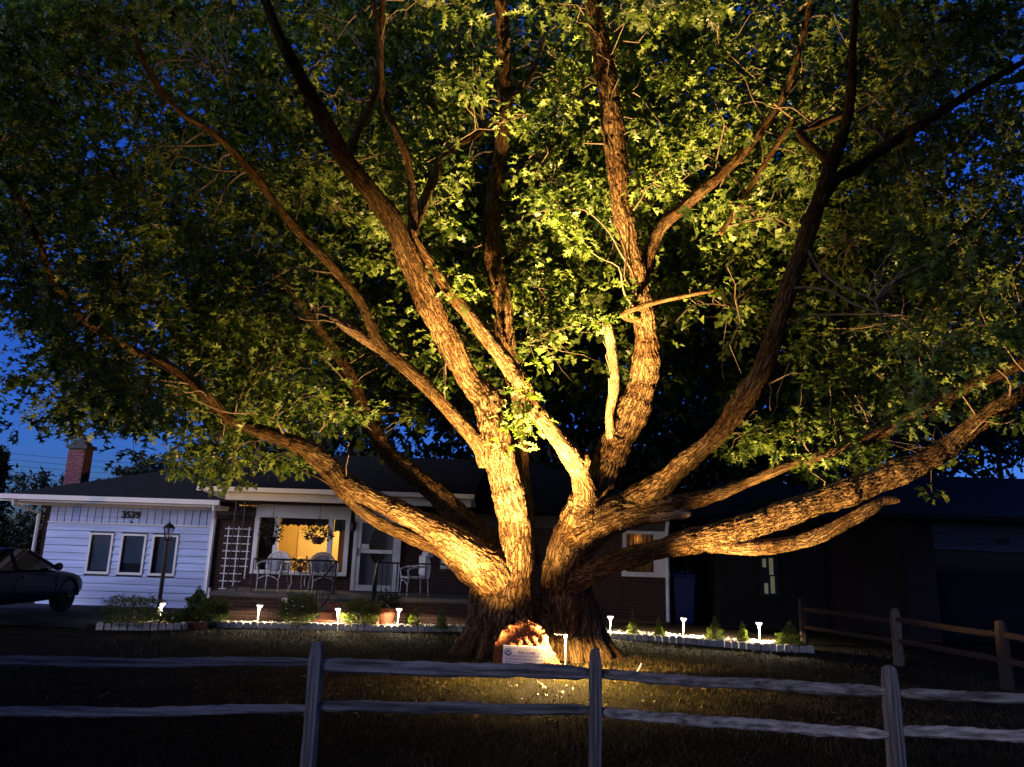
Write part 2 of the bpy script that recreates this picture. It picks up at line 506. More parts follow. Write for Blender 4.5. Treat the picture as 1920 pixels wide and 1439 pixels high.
# ------------------------------------------------------------------ bricks
def brick_mesh(w, name='brick', d=0.03):
    b = MB(); b.cbox(-w / 2, w / 2, 0, d, -0.0325, 0.0325, 0.006)
    return b.mesh(name)
BR = {k: (brick_mesh(0.198), brick_mesh(0.094)) for k in ('brick', 'redbrick', 'dark_brick')}
for k, v in BR.items():
    for me in v: me.materials.append(M[k])
brick_count = [0]

def brick_face(parent, x0, x1, z0, z1, yf, kind='brick', single=True, holes=()):
    """Bricks on a wall face at y = yf that looks towards -y; mortar lies 9 mm behind the faces."""
    rows = int((z1 - z0) / 0.075)
    spare = MB()
    for r in range(rows):
        z = z0 + 0.0375 + r * 0.075
        x = x0 + (0.0 if r % 2 == 0 else -0.104)
        while x < x1 - 0.03:
            a, b_ = max(x, x0), min(x + 0.198, x1)
            x += 0.208
            if b_ - a < 0.05: continue
            cx = (a + b_) / 2
            if any(hx0 < cx < hx1 and hz0 < z < hz1 for hx0, hx1, hz0, hz1 in holes): continue
            dy = random.uniform(-0.004, 0.003)
            if single and brick_count[0] < 300:
                me = BR[kind][0] if b_ - a > 0.15 else BR[kind][1]
                o = bpy.data.objects.new('brick', me); C.objects.link(o)
                o.parent = parent; o.location = (cx, yf - 0.009 + dy, z)
                if 0.15 >= b_ - a: o.scale.x = (b_ - a) / 0.094
                elif b_ - a < 0.19: o.scale.x = (b_ - a) / 0.198
                brick_count[0] += 1
            else:
                spare.cbox(a, b_, yf - 0.009 + dy, yf + 0.02, z - 0.0325, z + 0.0325, 0.006)
    if spare.v:
        o = spare.build('brick', M[kind], parent); o['kind'] = 'stuff'

# ------------------------------------------------------------------ the house
HY = 19.0                                     # front wall of garage and house
house = thing('brick_house', 'low brick house with white garage siding and lit porch behind the oak', 'house', (0, 0, 0))
GX0, GX1 = -11.48, -7.37
# garage front
g = MB(); g.box(GX0, GX1, HY, HY + 0.2, 0, 2.62)
gw = g.build('garage_wall', M['shaded_siding'], house)
top_s, bot_s = 2.42, 2.02
wins = [(-10.36, -9.76), (-9.57, -8.94), (-8.80, -8.15)]
WZ0, WZ1 = 0.80, 1.79
z = 0.05
k = 0
while z < bot_s - 0.05:
    h = min(0.166, bot_s - 0.02 - z)
    segs = [(GX0 + 0.03, GX1 - 0.02)]
    if z + h > WZ0 - 0.03 and z < WZ1 + 0.03:
        segs = []
        x = GX0 + 0.03
        for a, b_ in wins:
            segs.append((x, a - 0.01)); x = b_ + 0.01
        segs.append((x, GX1 - 0.02))
    for a, b_ in segs:
        m_ = MB(); m_.add([(a, HY - 0.050, z), (b_, HY - 0.050, z), (b_, HY - 0.030, z + h), (a, HY - 0.030, z + h), (a, HY, z), (b_, HY, z), (b_, HY, z + h), (a, HY, z + h)],
                          [(0, 1, 2, 3), (0, 4, 5, 1), (3, 2, 6, 7), (0, 3, 7, 4), (1, 5, 6, 2)])
        m_.build('siding_board', M['siding'], gw)
    z += 0.178
x = GX0 + 0.05
while x < GX1 - 0.08:
    m_ = MB(); m_.cbox(x, x + 0.165, HY - 0.03, HY, bot_s + 0.02, top_s, 0.005)
    m_.build('vertical_board', M['siding'], gw)
    x += 0.187
tr = MB(); tr.box(GX0 - 0.02, GX1, HY - 0.05, HY, top_s, top_s + 0.10); tr.box(GX0 + 0.02, GX1, HY - 0.045, HY, bot_s - 0.015, bot_s + 0.02)
tr.box(GX1 - 0.03, GX1 + 0.05, HY - 0.055, HY + 0.02, 0.0, top_s)
tr.build('trim', M['white'], gw)
for i, (a, b_) in enumerate(wins):
    f = MB()
    f.box(a, b_, HY - 0.06, HY, WZ0, WZ0 + 0.06); f.box(a, b_, HY - 0.06, HY, WZ1 - 0.05, WZ1)
    f.box(a, a + 0.055, HY - 0.06, HY, WZ0 + 0.06, WZ1 - 0.05); f.box(b_ - 0.055, b_, HY - 0.06, HY, WZ0 + 0.06, WZ1 - 0.05)
    w = f.build('window', M['white'], house)
    pm = MB(); pm.box(a + 0.055, b_ - 0.055, HY - 0.025, HY - 0.019, WZ0 + 0.06, WZ1 - 0.05)
    pm.build('pane', M['glassdark'], w)
    bl = MB(); zlow = [0.1, 0.28, 0.06][i]
    bl.box(a + 0.09 + (0.08 if i == 2 else 0), b_ - 0.06, HY - 0.012, HY - 0.004, WZ0 + zlow, WZ1 - 0.06)
    bl.build('blind', M['blind'], w)
num = link('house_number', text_mesh('3539', 0.235, 0.012, bold=0.006), M['ink'], gw, loc=(-9.42, HY - 0.044, 2.245), rot=(R(90), 0, 0))
tm = num.data
bird = MB(); bird.prism([(-0.05, 0.03), (0.0, 0.005), (0.02, 0.02), (0.045, -0.03), (0.01, -0.035), (-0.01, -0.01)], HY - 0.05, HY - 0.03)
bird.build('door_latch', M['iron'], gw, loc=(-9.4, 0, 2.08))

# garage roof (hip) : eave line, shingle courses
EY, EZ = 18.38, 2.62
def course_roof(name, quad_fn, n, parent, nx_=1):
    """Shingle courses of a roof plane, one lapped strip above the other."""
    b = MB()
    for k in range(n):
        a0, a1 = quad_fn(k / n); b0, b1 = quad_fn((k + 1.25) / n if k < n - 1 else 1.0)
        up = Vector((0, 0, 0.014)); lo = Vector((0, 0, -0.004))
        b.add([a0 + up, a1 + up, b1 + lo, b0 + lo, a0, a1], [(0, 1, 2, 3), (0, 4, 5, 1)])
    o = b.build(name, M['roof'], parent); o['kind'] = 'stuff'
    return o
HX0, RY, RZ = -12.35, 23.6, 4.45
roof = MB()
A_, B_ = Vector((HX0, EY, EZ)), Vector((4.7, EY, EZ))
RL, RR = Vector((HX0 + 5.2, RY, RZ)), Vector((0.6, RY, RZ))
BL, BRk = Vector((HX0, 28.6, EZ)), Vector((4.7, 28.6, EZ))
roof.add([A_, B_, BRk, BL, RL, RR], [(0, 1, 5, 4), (1, 2, 5), (2, 3, 4, 5), (3, 0, 4), (3, 2, 1, 0)])
rf = roof.build('roof', M['roof'], house)
course_roof('shingle', lambda t: (A_.lerp(RL, t) + Vector((0, 0, 0.01)), B_.lerp(RR, t) + Vector((0, 0, 0.01))), 38, rf)
course_roof('shingle', lambda t: (BL.lerp(RL, t) + Vector((0, 0, 0.01)), A_.lerp(RL, t) + Vector((0, 0, 0.01))), 38, rf)
gut = MB(); gut.box(HX0 - 0.02, -7.0, EY - 0.11, EY - 0.01, EZ - 0.09, EZ + 0.025)
gut.build('gutter', M['white'], rf)
sf = MB(); sf.box(HX0, -7.0, EY, HY, EZ - 0.14, EZ - 0.10); sf.box(HX0, -7.0, HY - 0.07, HY - 0.02, EZ - 0.20, EZ - 0.14)
sf.build('soffit', M['white'], rf)
# side wall, rear mass
w = MB(); w.box(HX0 + 0.75, GX0, HY + 0.02, 28.0, 0, EZ - 0.12)
sw = w.build('side_wall', M['mortar'], house)
brick_face(sw, GX0 - 0.12, GX0 - 0.0, 0.0, 2.4, HY + 0.02, single=False)
w = MB(); w.box(GX0, 4.05, 24.0, 28.0, 0, EZ - 0.12); w.build('rear_wall', M['mortar'], house)
ds = MB()
for xx, zz in ((HX0 + 0.10, 2.5),):
    ds.tube([(HX0 + 0.35, EY - 0.05, 2.55), (HX0 + 0.35, EY - 0.02, 2.42), (HX0 + 0.66, HY - 0.06, 2.22), (HX0 + 0.66, HY - 0.06, 0.1)], 0.042, 6)
ds.build('downspout', M['white'], house)
ds = MB(); ds.tube([(-7.12, EY - 0.05, 2.56), (-7.12, EY - 0.05, 2.42), (-7.30, HY - 0.07, 2.22), (-7.30, HY - 0.07, 0.1)], 0.04, 6)
ds.build('downspout', M['white'], house)
# chimney, brick by brick
CY = 20.2
c0, c1 = P(117, 915, CY).x, P(160, 845, CY).x
ch = MB(); ch.box(c0 + 0.01, c1 - 0.01, CY, CY + 0.4, 2.5, 4.02)
cho = ch.build('chimney', M['mortar'], house)
brick_face(cho, c0, c1, 2.85, 4.02, CY, 'redbrick')
sd2 = MB()
for r in range(16):
    for q in range(2):
        sd2.cbox(c1 - 0.012, c1 + 0.0, CY + 0.012 + q * 0.2, CY + 0.2 + q * 0.2, 2.85 + r * 0.075, 2.85 + r * 0.075 + 0.065, 0.003)
so = sd2.build('brick', M['redbrick'], cho); so['kind'] = 'stuff'
cp = MB(); cp.box(c0 - 0.05, c1 + 0.06, CY - 0.06, CY + 0.46, 4.02, 4.12)
cp.add([(c0 + 0.02, CY, 4.12), (c1 - 0.02, CY, 4.12), (c1 - 0.02, CY + 0.4, 4.12), (c0 + 0.02, CY + 0.4, 4.12),
        (c0 + 0.1, CY + 0.08, 4.28), (c1 - 0.1, CY + 0.08, 4.28), (c1 - 0.1, CY + 0.32, 4.28), (c0 + 0.1, CY + 0.32, 4.28)],
       [(0, 1, 5, 4), (1, 2, 6, 5), (2, 3, 7, 6), (3, 0, 4, 7), (4, 5, 6, 7)])
cp.tube([((c0 + c1) / 2, CY + 0.2, 4.28), ((c0 + c1) / 2, CY + 0.2, 4.36)], 0.1, 10)
cp.lathe([(0.16, 0), (0.05, 0.06)], (c0 + c1) / 2, CY + 0.2, 4.37, 10)
cp.build('chimney_cap', M['cap'], house)

# main front wall: brick with openings (picture window, door, right window)
PWX0, PWX1, PWZ0, PWZ1 = -6.24, -3.95, 1.02, 2.30
DX0, DX1, DZ0, DZ1 = -3.72, -2.72, 0.60, 2.36
RWX0, RWX1, RWZ0, RWZ1 = 2.88, 4.02, 1.16, 2.25
LWX0, LWX1, LWZ0, LWZ1 = -1.62, -0.62, 1.20, 2.25
walls = MB()
walls.box(-7.30, PWX0, HY, HY + 0.22, 0, 2.56)
walls.box(PWX0, PWX1, HY, HY + 0.22, 0, PWZ0)
walls.box(PWX0, LWX1, HY, HY + 0.22, PWZ1 + 0.08, 2.56) if False else None
walls.box(PWX1, DX0, HY, HY + 0.22, 0, 2.56)
walls.box(DX0, DX1, HY, HY + 0.22, 0, DZ0)
walls.box(DX1, LWX0, HY, HY + 0.22, 0, 2.56)
walls.box(LWX0, LWX1, HY, HY + 0.22, 0, LWZ0); walls.box(LWX0, LWX1, HY, HY + 0.22, LWZ1, 2.56)
walls.box(LWX1, RWX0, HY, HY + 0.22, 0, 2.56)
walls.box(RWX0, RWX1, HY, HY + 0.22, 0, RWZ0); walls.box(RWX0, RWX1, HY, HY + 0.22, RWZ1, 2.56)
walls.box(RWX1, 4.06, HY, HY + 0.22, 0, 2.56)
fw = walls.build('front_wall', M['mortar'], house)
brick_face(fw, -7.24, PWX0 - 0.02, 0.0, 2.33, HY)
# porch base
PY, PZ = 17.05, 0.60
pb = MB(); pb.box(-6.45, -0.75, PY, HY, 0, PZ - 0.10)
pbo = pb.build('porch_base', M['mortar'], house)
brick_face(pbo, -6.45, -4.15, 0.03, 0.49, PY)
brick_face(pbo, -2.6, -0.75, 0.03, 0.49, PY, single=False)
brick_face(fw, PWX1 + 0.01, DX0 - 0.06, 0.6, 2.30, HY, single=False)
brick_face(fw, PWX0 - 0.02, PWX1 + 0.01, 0.6, PWZ0 - 0.07, HY, single=False)
brick_face(fw, DX1 + 0.06, LWX0 - 0.05, 0.6, 2.30, HY, single=False)
brick_face(fw, LWX0 - 0.05, LWX1 + 0.05, 0.0, 1.16, HY, single=False)
brick_face(fw, LWX1 + 0.05, RWX0 - 0.05, 0.0, 2.3, HY, single=False)
brick_face(fw, RWX0 - 0.05, RWX1 + 0.03, 0.0, 1.14, HY, single=False)
ps = MB(); ps.cbox(-6.52, -0.70, PY - 0.06, HY, PZ - 0.10, PZ, 0.015)
ps.build('porch_slab', M['concrete'], house)
# frieze above the window, porch ceiling
fr = MB(); fr.box(PWX0 - 0.05, PWX1 + 0.02, HY - 0.06, HY + 0.2, PWZ1, 2.62); fr.build('frieze_panel', M['white'], house)
fr = MB(); fr.box(DX0 - 0.1, DX1 + 0.1, HY - 0.05, HY + 0.2, DZ1 + 0.02, 2.62); fr.build('frieze_panel', M['white'], house)
PEY, PEZ = 16.85, 2.84
pr = MB()
pr.add([(-6.95, PEY, PEZ), (-0.78, PEY, PEZ), (-0.6, 22.5, 4.30), (-6.95, 22.5, 4.30), (-6.95, PEY, PEZ - 0.03), (-0.78, PEY, PEZ - 0.03), (-0.6, 22.5, 4.2), (-6.95, 22.5, 4.2)],
       [(0, 1, 2, 3), (4, 7, 6, 5), (0, 4, 5, 1), (1, 5, 6, 2), (2, 6, 7, 3), (3, 7, 4, 0)])
pro = pr.build('porch_roof', M['roof'], house)
course_roof('shingle', lambda t: (Vector((-6.95, PEY, PEZ + .005)).lerp(Vector((-6.95, 22.5, 4.305)), t), Vector((-0.78, PEY, PEZ + .005)).lerp(Vector((-0.6, 22.5, 4.305)), t)), 40, pro)
fa = MB(); fa.box(-6.97, -0.76, PEY - 0.05, PEY - 0.005, PEZ - 0.07, PEZ + 0.03)
fa.build('fascia', M['white'], pro)
so = MB(); so.add([(-6.95, PEY - 0.002, PEZ - 0.04), (-0.78, PEY - 0.002, PEZ - 0.04), (-0.78, PY + 0.1, PEZ - 0.06), (-6.4, PY + 0.1, PEZ - 0.06), (-0.78, HY, 2.63), (-6.95, HY, 2.63)],
       [(0, 1, 2, 3), (3, 2, 4, 5), (0, 3, 5)])
so.build('soffit', M['white'], pro)
bm_ = MB(); bm_.cbox(-6.42, -0.85, PY + 0.06, PY + 0.22, 2.60, 2.775, 0.01); bm_.build('porch_beam', M['white'], pro)

# picture window with a lit room behind
f = MB()
xs4 = [PWX0, -5.74, -4.42, PWX1]
f.box(PWX0 - 0.06, PWX1 + 0.02, HY - 0.07, HY + 0.05, PWZ0 - 0.06, PWZ0)
for a in (PWX0 - 0.06, -5.80, -4.46, PWX1 - 0.09):
    f.box(a, a + 0.11, HY - 0.07, HY + 0.05, PWZ0, PWZ1)
f.box(PWX0 - 0.06, PWX1 + 0.02, HY - 0.10, HY - 0.065, PWZ0 - 0.09, PWZ0 - 0.05)
pw = f.build('window', M['white'], house)
for a, b_ in ((PWX0 + 0.05, -5.80), (-5.69, -4.46), (-4.35, PWX1 - 0.09)):
    q = MB(); q.box(a, b_, HY - 0.012, HY - 0.006, PWZ0, PWZ1); q.build('pane', M['glass'], pw)
rm = MB()
rx0, rx1, ry1 = PWX0 - 0.6, PWX1 + 0.12, 21.6
rm.add([(rx0, HY + 0.23, 0.6), (rx1, HY + 0.23, 0.6), (rx1, ry1, 0.6), (rx0, ry1, 0.6), (rx0, HY + 0.23, 2.6), (rx1, HY + 0.23, 2.6), (rx1, ry1, 2.6), (rx0, ry1, 2.6)],
       [(0, 1, 2, 3), (4, 7, 6, 5), (0, 3, 7, 4), (1, 5, 6, 2), (3, 2, 6, 7)])
ro = rm.build('room', M['roomwall'], house)
q = MB(); q.box(-5.9, -4.75, ry1 - 0.05, ry1 - 0.01, 0.6, 2.05); q.build('room_panel', M['roomlight'], ro)
q = MB(); q.lathe([(0.10, 0), (0.13, 0.05), (0.07, 0.22)], -5.5, 20.3, 1.12, 12); q.build('lamp_shade', M['roomlight'], ro)
q = MB()
for a, b_ in ((PWX0 + 0.05, -5.80), (-5.69, -4.46), (-4.35, PWX1 - 0.09)):
    n_ = max(3, int((b_ - a) / 0.02))
    top = [(a + (b_ - a) * i / n_, PWZ1) for i in range(n_ + 1)]
    big = (b_ - a) > 0.8
    bot = [(x_, PWZ1 - (0.15 if big else 0.26) - 0.035 * abs(math.sin((x_ - a) * 11)) - 0.02 * math.sin((x_ - a) * 47)) for x_, _ in top]
    vs = [(x_, HY + 0.10 + 0.003 * math.sin(i * 1.9), z_) for i, (x_, z_) in enumerate(top)] + [(x_, HY + 0.10 + 0.005 * math.sin(i * 1.9), z_) for i, (x_, z_) in enumerate(bot)]
    q.add(vs, [(i, i + 1, n_ + 2 + i, n_ + 1 + i) for i in range(n_)])
q.build('valance', M['dark_curtain'], ro)
q = MB()
for i in range(16):
    q.tube([(PWX0 + 0.05 + i * 0.026, HY + 0.13 + 0.01 * (i % 2), PWZ0 - 0.1), (PWX0 + 0.05 + i * 0.026, HY + 0.13 + 0.01 * (i % 2), PWZ1)], 0.02, 5)
q.build('curtain', M['dark_curtain'], ro)
q = MB()
for i in range(6):
    q.tube([(PWX1 - 0.12 - i * 0.026, HY + 0.13, PWZ0 - 0.1), (PWX1 - 0.12 - i * 0.026, HY + 0.13, PWZ1)], 0.018, 5)
q.build('curtain', M['amber_curtain'], ro)
ld = bpy.data.lights.new('room_light', 'POINT'); ld.energy = 46; ld.color = (1.0, 0.78, 0.42); ld.shadow_soft_size = 0.15
lo = bpy.data.objects.new('room_light', ld); C.objects.link(lo); lo.location = (-4.9, 20.2, 2.3)

# storm door
d = MB()
d.box(DX0 - 0.09, DX0, HY - 0.08, HY + 0.1, DZ0, DZ1); d.box(DX1, DX1 + 0.09, HY - 0.08, HY + 0.1, DZ0, DZ1); d.box(DX0 - 0.09, DX1 + 0.09, HY - 0.08, HY + 0.1, DZ1, DZ1 + 0.09)
do = d.build('door', M['white'], house)
q = MB(); q.box(DX0 + 0.02, DX1 - 0.02, HY + 0.05, HY + 0.09, DZ0, DZ1); q.build('door_panel', M['door'], do)
q = MB()
q.box(DX0, DX0 + 0.10, HY - 0.065, HY - 0.03, DZ0, DZ1); q.box(DX1 - 0.10, DX1, HY - 0.065, HY - 0.03, DZ0, DZ1)
q.box(DX0 + 0.10, DX1 - 0.10, HY - 0.065, HY - 0.03, DZ0, DZ0 + 0.14); q.box(DX0 + 0.10, DX1 - 0.10, HY - 0.065, HY - 0.03, DZ1 - 0.12, DZ1)
q.box(DX0 + 0.10, DX1 - 0.10, HY - 0.075, HY - 0.025, 1.50, 1.59)
q.build('storm_frame', M['white'], do)
q = MB(); q.box(DX0 + 0.1, DX1 - 0.1, HY - 0.05, HY - 0.044, DZ0 + 0.14, DZ1 - 0.12); q.build('pane', M['glassdark'], do)
def oval(cx, cz, rx, rz, y0, y1, n=28):
    return [(cx + rx * math.cos(2 * math.pi * i / n), cz + rz * math.sin(2 * math.pi * i / n)) for i in range(n)]
q = MB(); q.prism(oval(-3.22, 1.70, 0.17, 0.42, 0, 0), HY + 0.02, HY + 0.048); q.build('oval_glass', M['brown'], do)
q = MB(); q.tube([(x_, HY + 0.02, z_) for x_, z_ in oval(-3.22, 1.70, 0.175, 0.425, 0, 0)] + [(-3.045, HY + 0.02, 1.70)], 0.018, 5, cap=False); q.build('oval_rim', M['brown'], do)
q = MB()
for k_ in range(5):
    q.tube([(-3.22 + 0.05 * math.sin(k_), HY + 0.01, 1.45 + k_ * 0.1), (-3.2 - 0.05 * math.cos(k_ * 2), HY + 0.01, 1.53 + k_ * 0.1)], 0.012, 5)
q.build('oval_ornament', M['iron'], do)
q = MB(); q.tube([(DX0 + 0.05, HY - 0.10, 1.42), (DX0 + 0.05, HY - 0.10, 1.62)], 0.018, 6); q.tube([(DX0 + 0.05, HY - 0.10, 1.52), (DX0 + 0.05, HY - 0.05, 1.52)], 0.012, 6); q.build('handle', M['iron'], do)
q = MB(); q.box(-3.60, -3.42, HY - 0.058, HY - 0.052, 1.60, 1.72); q.build('door_notice', M['white'], do)
# wall lantern between window and door
q = MB(); q.lathe([(0.03, 0), (0.06, 0.04), (0.07, 0.2), (0.02, 0.28)], -3.84, HY - 0.1, 2.02, 8); q.build('wall_lantern', M['iron'], house)

def small_window(x0, x1, z0, z1, glow):
    f = MB()
    f.box(x0 - 0.02, x1 + 0.02, HY - 0.06, HY + 0.04, z0 - 0.02, z0 + 0.09); f.box(x0, x1, HY - 0.06, HY + 0.04, z1 - 0.08, z1)
    f.box(x0, x0 + 0.09, HY - 0.06, HY + 0.04, z0 + 0.09, z1 - 0.08)
    xm = x1 - 0.36 if x1 > 3 else x1 - 0.09
    f.box(xm, x1, HY - 0.06, HY + 0.04, z0 + 0.09, z1 - 0.08)
    w = f.build('window', M['white'], house)
    q = MB(); q.box(x0 + 0.09, xm, HY - 0.012, HY - 0.006, z0 + 0.09, z1 - 0.08); q.build('pane', M['glass'], w)
    q = MB()
    n_ = 14
    for i in range(n_):
        xx = x0 + 0.09 + (xm - x0 - 0.09) * (i + 0.5) / n_
        q.tube([(xx, HY + 0.1 + 0.015 * (i % 2), z0), (xx, HY + 0.1 + 0.015 * (i % 2), z1)], 0.03, 5)
    q.build('curtain', M['amber_curtain'], w)
    q = MB()
    q.box(x0, x1, HY + 0.5, HY + 0.52, z0 - 0.2, z1 + 0.2)
    q.build('room_back', M['roomwall'], w)
    if glow:
        l = bpy.data.lights.new('room_light', 'POINT'); l.energy = glow; l.color = (1.0, 0.7, 0.32); l.shadow_soft_size = 0.1
        lo = bpy.data.objects.new('room_light', l); C.objects.link(lo); lo.location = ((x0 + xm) / 2, HY - 0.0 + 0.06, z1 - 0.2)
small_window(RWX0, RWX1, RWZ0, RWZ1, 0.5)
small_window(LWX0, LWX1, LWZ0, LWZ1, 0)
q = MB(); q.tube([(4.0, HY - 0.12, 2.5), (3.98, HY - 0.06, 2.3), (3.98, HY - 0.06, 0.10)], 0.045, 6); q.build('downspout', M['white'], house)
w = MB(); w.box(3.9, 4.06, HY + 0.23, 24.0, 0, EZ - 0.12); w.build('side_wall', M['mortar'], house)

# steps
st = MB()
sx0, sx1 = -3.85, -2.72
for k in range(3):
    m_ = MB(); m_.cbox(sx0 - 0.04 * k, sx1 + 0.04 * k, PY - 0.32 * (k + 1), PY - 0.06 if k == 0 else PY - 0.32 * k - 0.003, 0.0, PZ - 0.15 * (k + 1), 0.012)
    m_.build('step', M['step'], house)

# porch railing, ornate column, trellis
rl = thing('porch_railing', 'black iron porch railing in front of the white chairs', 'railing', (0, 0, 0))
def rail_run(pts, parent, nb):
    (xa, ya, za, zb), (xb, yb, zc, zd) = pts
    q = MB(); q.tube([(xa, ya, zb), (xb, yb, zd)], 0.019, 6); q.build('top_rail', M['iron'], parent)
    q = MB(); q.tube([(xa, ya, za + 0.09), (xb, yb, zc + 0.09)], 0.012, 6); q.build('bottom_rail', M['iron'], parent)
    for i in range(nb + 1):
        t = i / nb
        x_, y_ = xa + (xb - xa) * t, ya + (yb - ya) * t
        q = MB(); q.tube([(x_, y_, (za + (zc - za) * t) + (0.0 if i in (0, nb) else 0.09)), (x_, y_, zb + (zd - zb) * t)], 0.014 if i in (0, nb) else 0.009, 5)
        q.build('baluster', M['iron'], parent)
RT = 1.32
rail_run(((-5.62, PY + 0.05, PZ, RT), (-3.78, PY + 0.05, PZ, RT)), rl, 14)
rail_run(((-3.78, PY + 0.02, PZ, RT), (-3.95, PY - 0.85, 0.12, 0.84)), rl, 6)
for k in range(4):
    q = MB(); xx = -5.3 + k * 0.42
    q.tube([(xx + 0.07 * math.cos(a), PY + 0.05, 1.17 + 0.07 * math.sin(a)) for a in [R(t) for t in range(0, 361, 30)]], 0.007, 4, cap=False)
    q.build('scroll', M['iron'], rl)
rr = thing('porch_railing', 'black iron stair railing with short return beside the white storm door', 'railing', (0, 0, 0))
rail_run(((-2.86, PY + 0.05, PZ, RT), (-2.42, PY + 0.05, PZ, RT)), rr, 4)
rail_run(((-2.86, PY + 0.02, PZ, RT), (-2.78, PY - 0.85, 0.12, 0.84)), rr, 6)
rail_run(((-2.42, PY + 0.05, PZ, RT), (-0.85, PY + 0.05, PZ, RT)), rr, 10)

oc = thing('iron_column', 'black wrought iron porch column with scrolled bracket beside the trellis', 'column', (0, 0, 0))
cx0, cx1 = P(443, 945, PY + .14).x, P(460, 945, PY + .14).x
for xx in (cx0, cx1):
    q = MB(); q.tube([(xx, PY + 0.14, PZ), (xx, PY + 0.14, 2.60)], 0.016, 6); q.build('upright', M['iron'], oc)
def scroll(cx, cz, r0, turns, dirn, y, ph=0):
    return [(cx + dirn * r0 * (1 - 0.75 * t) * math.cos(ph + 2 * math.pi * turns * t), y, cz + r0 * (1 - 0.75 * t) * math.sin(ph + 2 * math.pi * turns * t)) for t in [i / 22 for i in range(23)]]
for xx, zz, rr_, dd in ((cx0 + 0.11, 2.50, 0.08, 1), (cx1 + 0.12, 2.52, 0.075, 1), (cx1 + 0.30, 2.54, 0.06, -1), (cx1 + 0.2, 2.46, 0.06, -1)):
    q = MB(); q.tube(scroll(xx, zz, rr_, 1.3, dd, PY + 0.14), 0.009, 5); q.build('scroll', M['iron'], oc)
q = MB()
for k in range(7):
    z_ = PZ + 0.25 + k * 0.26
    q.tube(scroll((cx0 + cx1) / 2, z_, 0.07, 1.0, 1 if k % 2 else -1, PY + 0.14), 0.007, 4)
q.build('lattice', M['iron'], oc)

tl = thing('trellis', 'white wooden trellis leaning on the dark brick wall', 'trellis', (0, 0, 0))
TY = HY - 0.06
for k, xx in enumerate((-6.93, -6.68, -6.42)):
    q = MB(); q.box(xx - 0.012, xx + 0.012, TY - 0.012, TY, [0.45, 0.62, 0.8][k], 2.05); q.build('upright', M['white'], tl)
for k in range(9):
    z_ = 0.55 + k * 0.18
    q = MB(); q.box(-7.02, -6.36 if k > 2 else (-6.5 if k else -6.8), TY - 0.024, TY - 0.012, z_ - 0.011, z_ + 0.011); q.build('crosspiece', M['white'], tl)

# ------------------------------------------------------------------ leaf template
def leaf_template(lobes=3):
    # midrib along +y from 0 to 1, pin oak outline, slightly folded
    if lobes == 3:
        half = [(0.02, 0.12), (0.25, 0.24), (0.05, 0.33), (0.42, 0.62), (0.055, 0.58), (0.27, 0.93), (0.05, 0.79)]
        mid = [0.0, 0.30, 0.58, 1.0]
    V = [(0, 0.0, 0), (0, 0.32, -0.02), (0, 0.60, -0.07), (0, 1.0, -0.20)]
    F_ = []
    for sgn in (1, -1):
        o = len(V)
        for x_, y_ in half:
            V.append((sgn * x_, y_, 0.30 * abs(x_) - 0.20 * y_ * y_))
        f = [(0, o, o + 2), (o, o + 1, o + 2), (0, o + 2, 1), (1, o + 2, o + 3), (1, o + 3, o + 4), (1, o + 4, 2), (2, o + 4, o + 5), (2, o + 5, o + 6), (2, o + 6, 3)]
        F_ += [t if sgn > 0 else tuple(reversed(t)) for t in f]
    return np.array(V, float), np.array(F_, int)
LV, LF = leaf_template()
def simple_leaf():
    V = [(0, 0, 0), (0.24, 0.35, 0.04), (0, 1.0, -0.05), (-0.24, 0.35, 0.04)]
    return np.array(V, float), np.array([(0, 1, 2), (0, 2, 3)], int)
SV, SF = simple_leaf()

def lobed_leaf():
    V = [(0, 0, 0), (0, 1.0, -0.18)]; F_ = []
    for sgn in (1, -1):
        o = len(V)
        V += [(sgn * 0.32, 0.26, 0.09), (sgn * 0.06, 0.42, -0.02), (sgn * 0.45, 0.70, 0.05)]
        f = [(0, o, o + 1), (0, o + 1, 1), (o + 1, o + 2, 1)]
        F_ += [t if sgn > 0 else tuple(reversed(t)) for t in f]
    return np.array(V, float), np.array(F_, int)
MV, MF = lobed_leaf()

def frames(dirs, up):
    d = dirs / np.linalg.norm(dirs, axis=1)[:, None]
    x_ = np.cross(d, up); n = np.linalg.norm(x_, axis=1); x_[n < 1e-4] = (1, 0, 0); x_ /= np.linalg.norm(x_, axis=1)[:, None]
    z_ = np.cross(x_, d)
    return np.stack([x_, d, z_], 2)            # columns

def leaves_mesh(name, pos, dirs, ups, size, m, tint, tmpl=None):
    V, F_ = tmpl if tmpl else (LV, LF)
    Rm = frames(dirs, ups)
    n = len(pos)
    sh = np.stack([rng.uniform(0.62, 1.12, n), np.ones(n), rng.uniform(0.2, 2.2, n)], 1)          # narrow and broad, flat and curled leaves
    pts = np.einsum('nij,nvj->nvi', Rm, V[None] * sh[:, None, :]) * size[:, None, None] + pos[:, None, :]
    fs = (F_[None] + (np.arange(n) * len(V))[:, None, None]).reshape(-1, 3)
    return mesh_np(name, pts.reshape(-1, 3), fs, m, {'tint': ('FLOAT', np.repeat(tint, len(V)))})

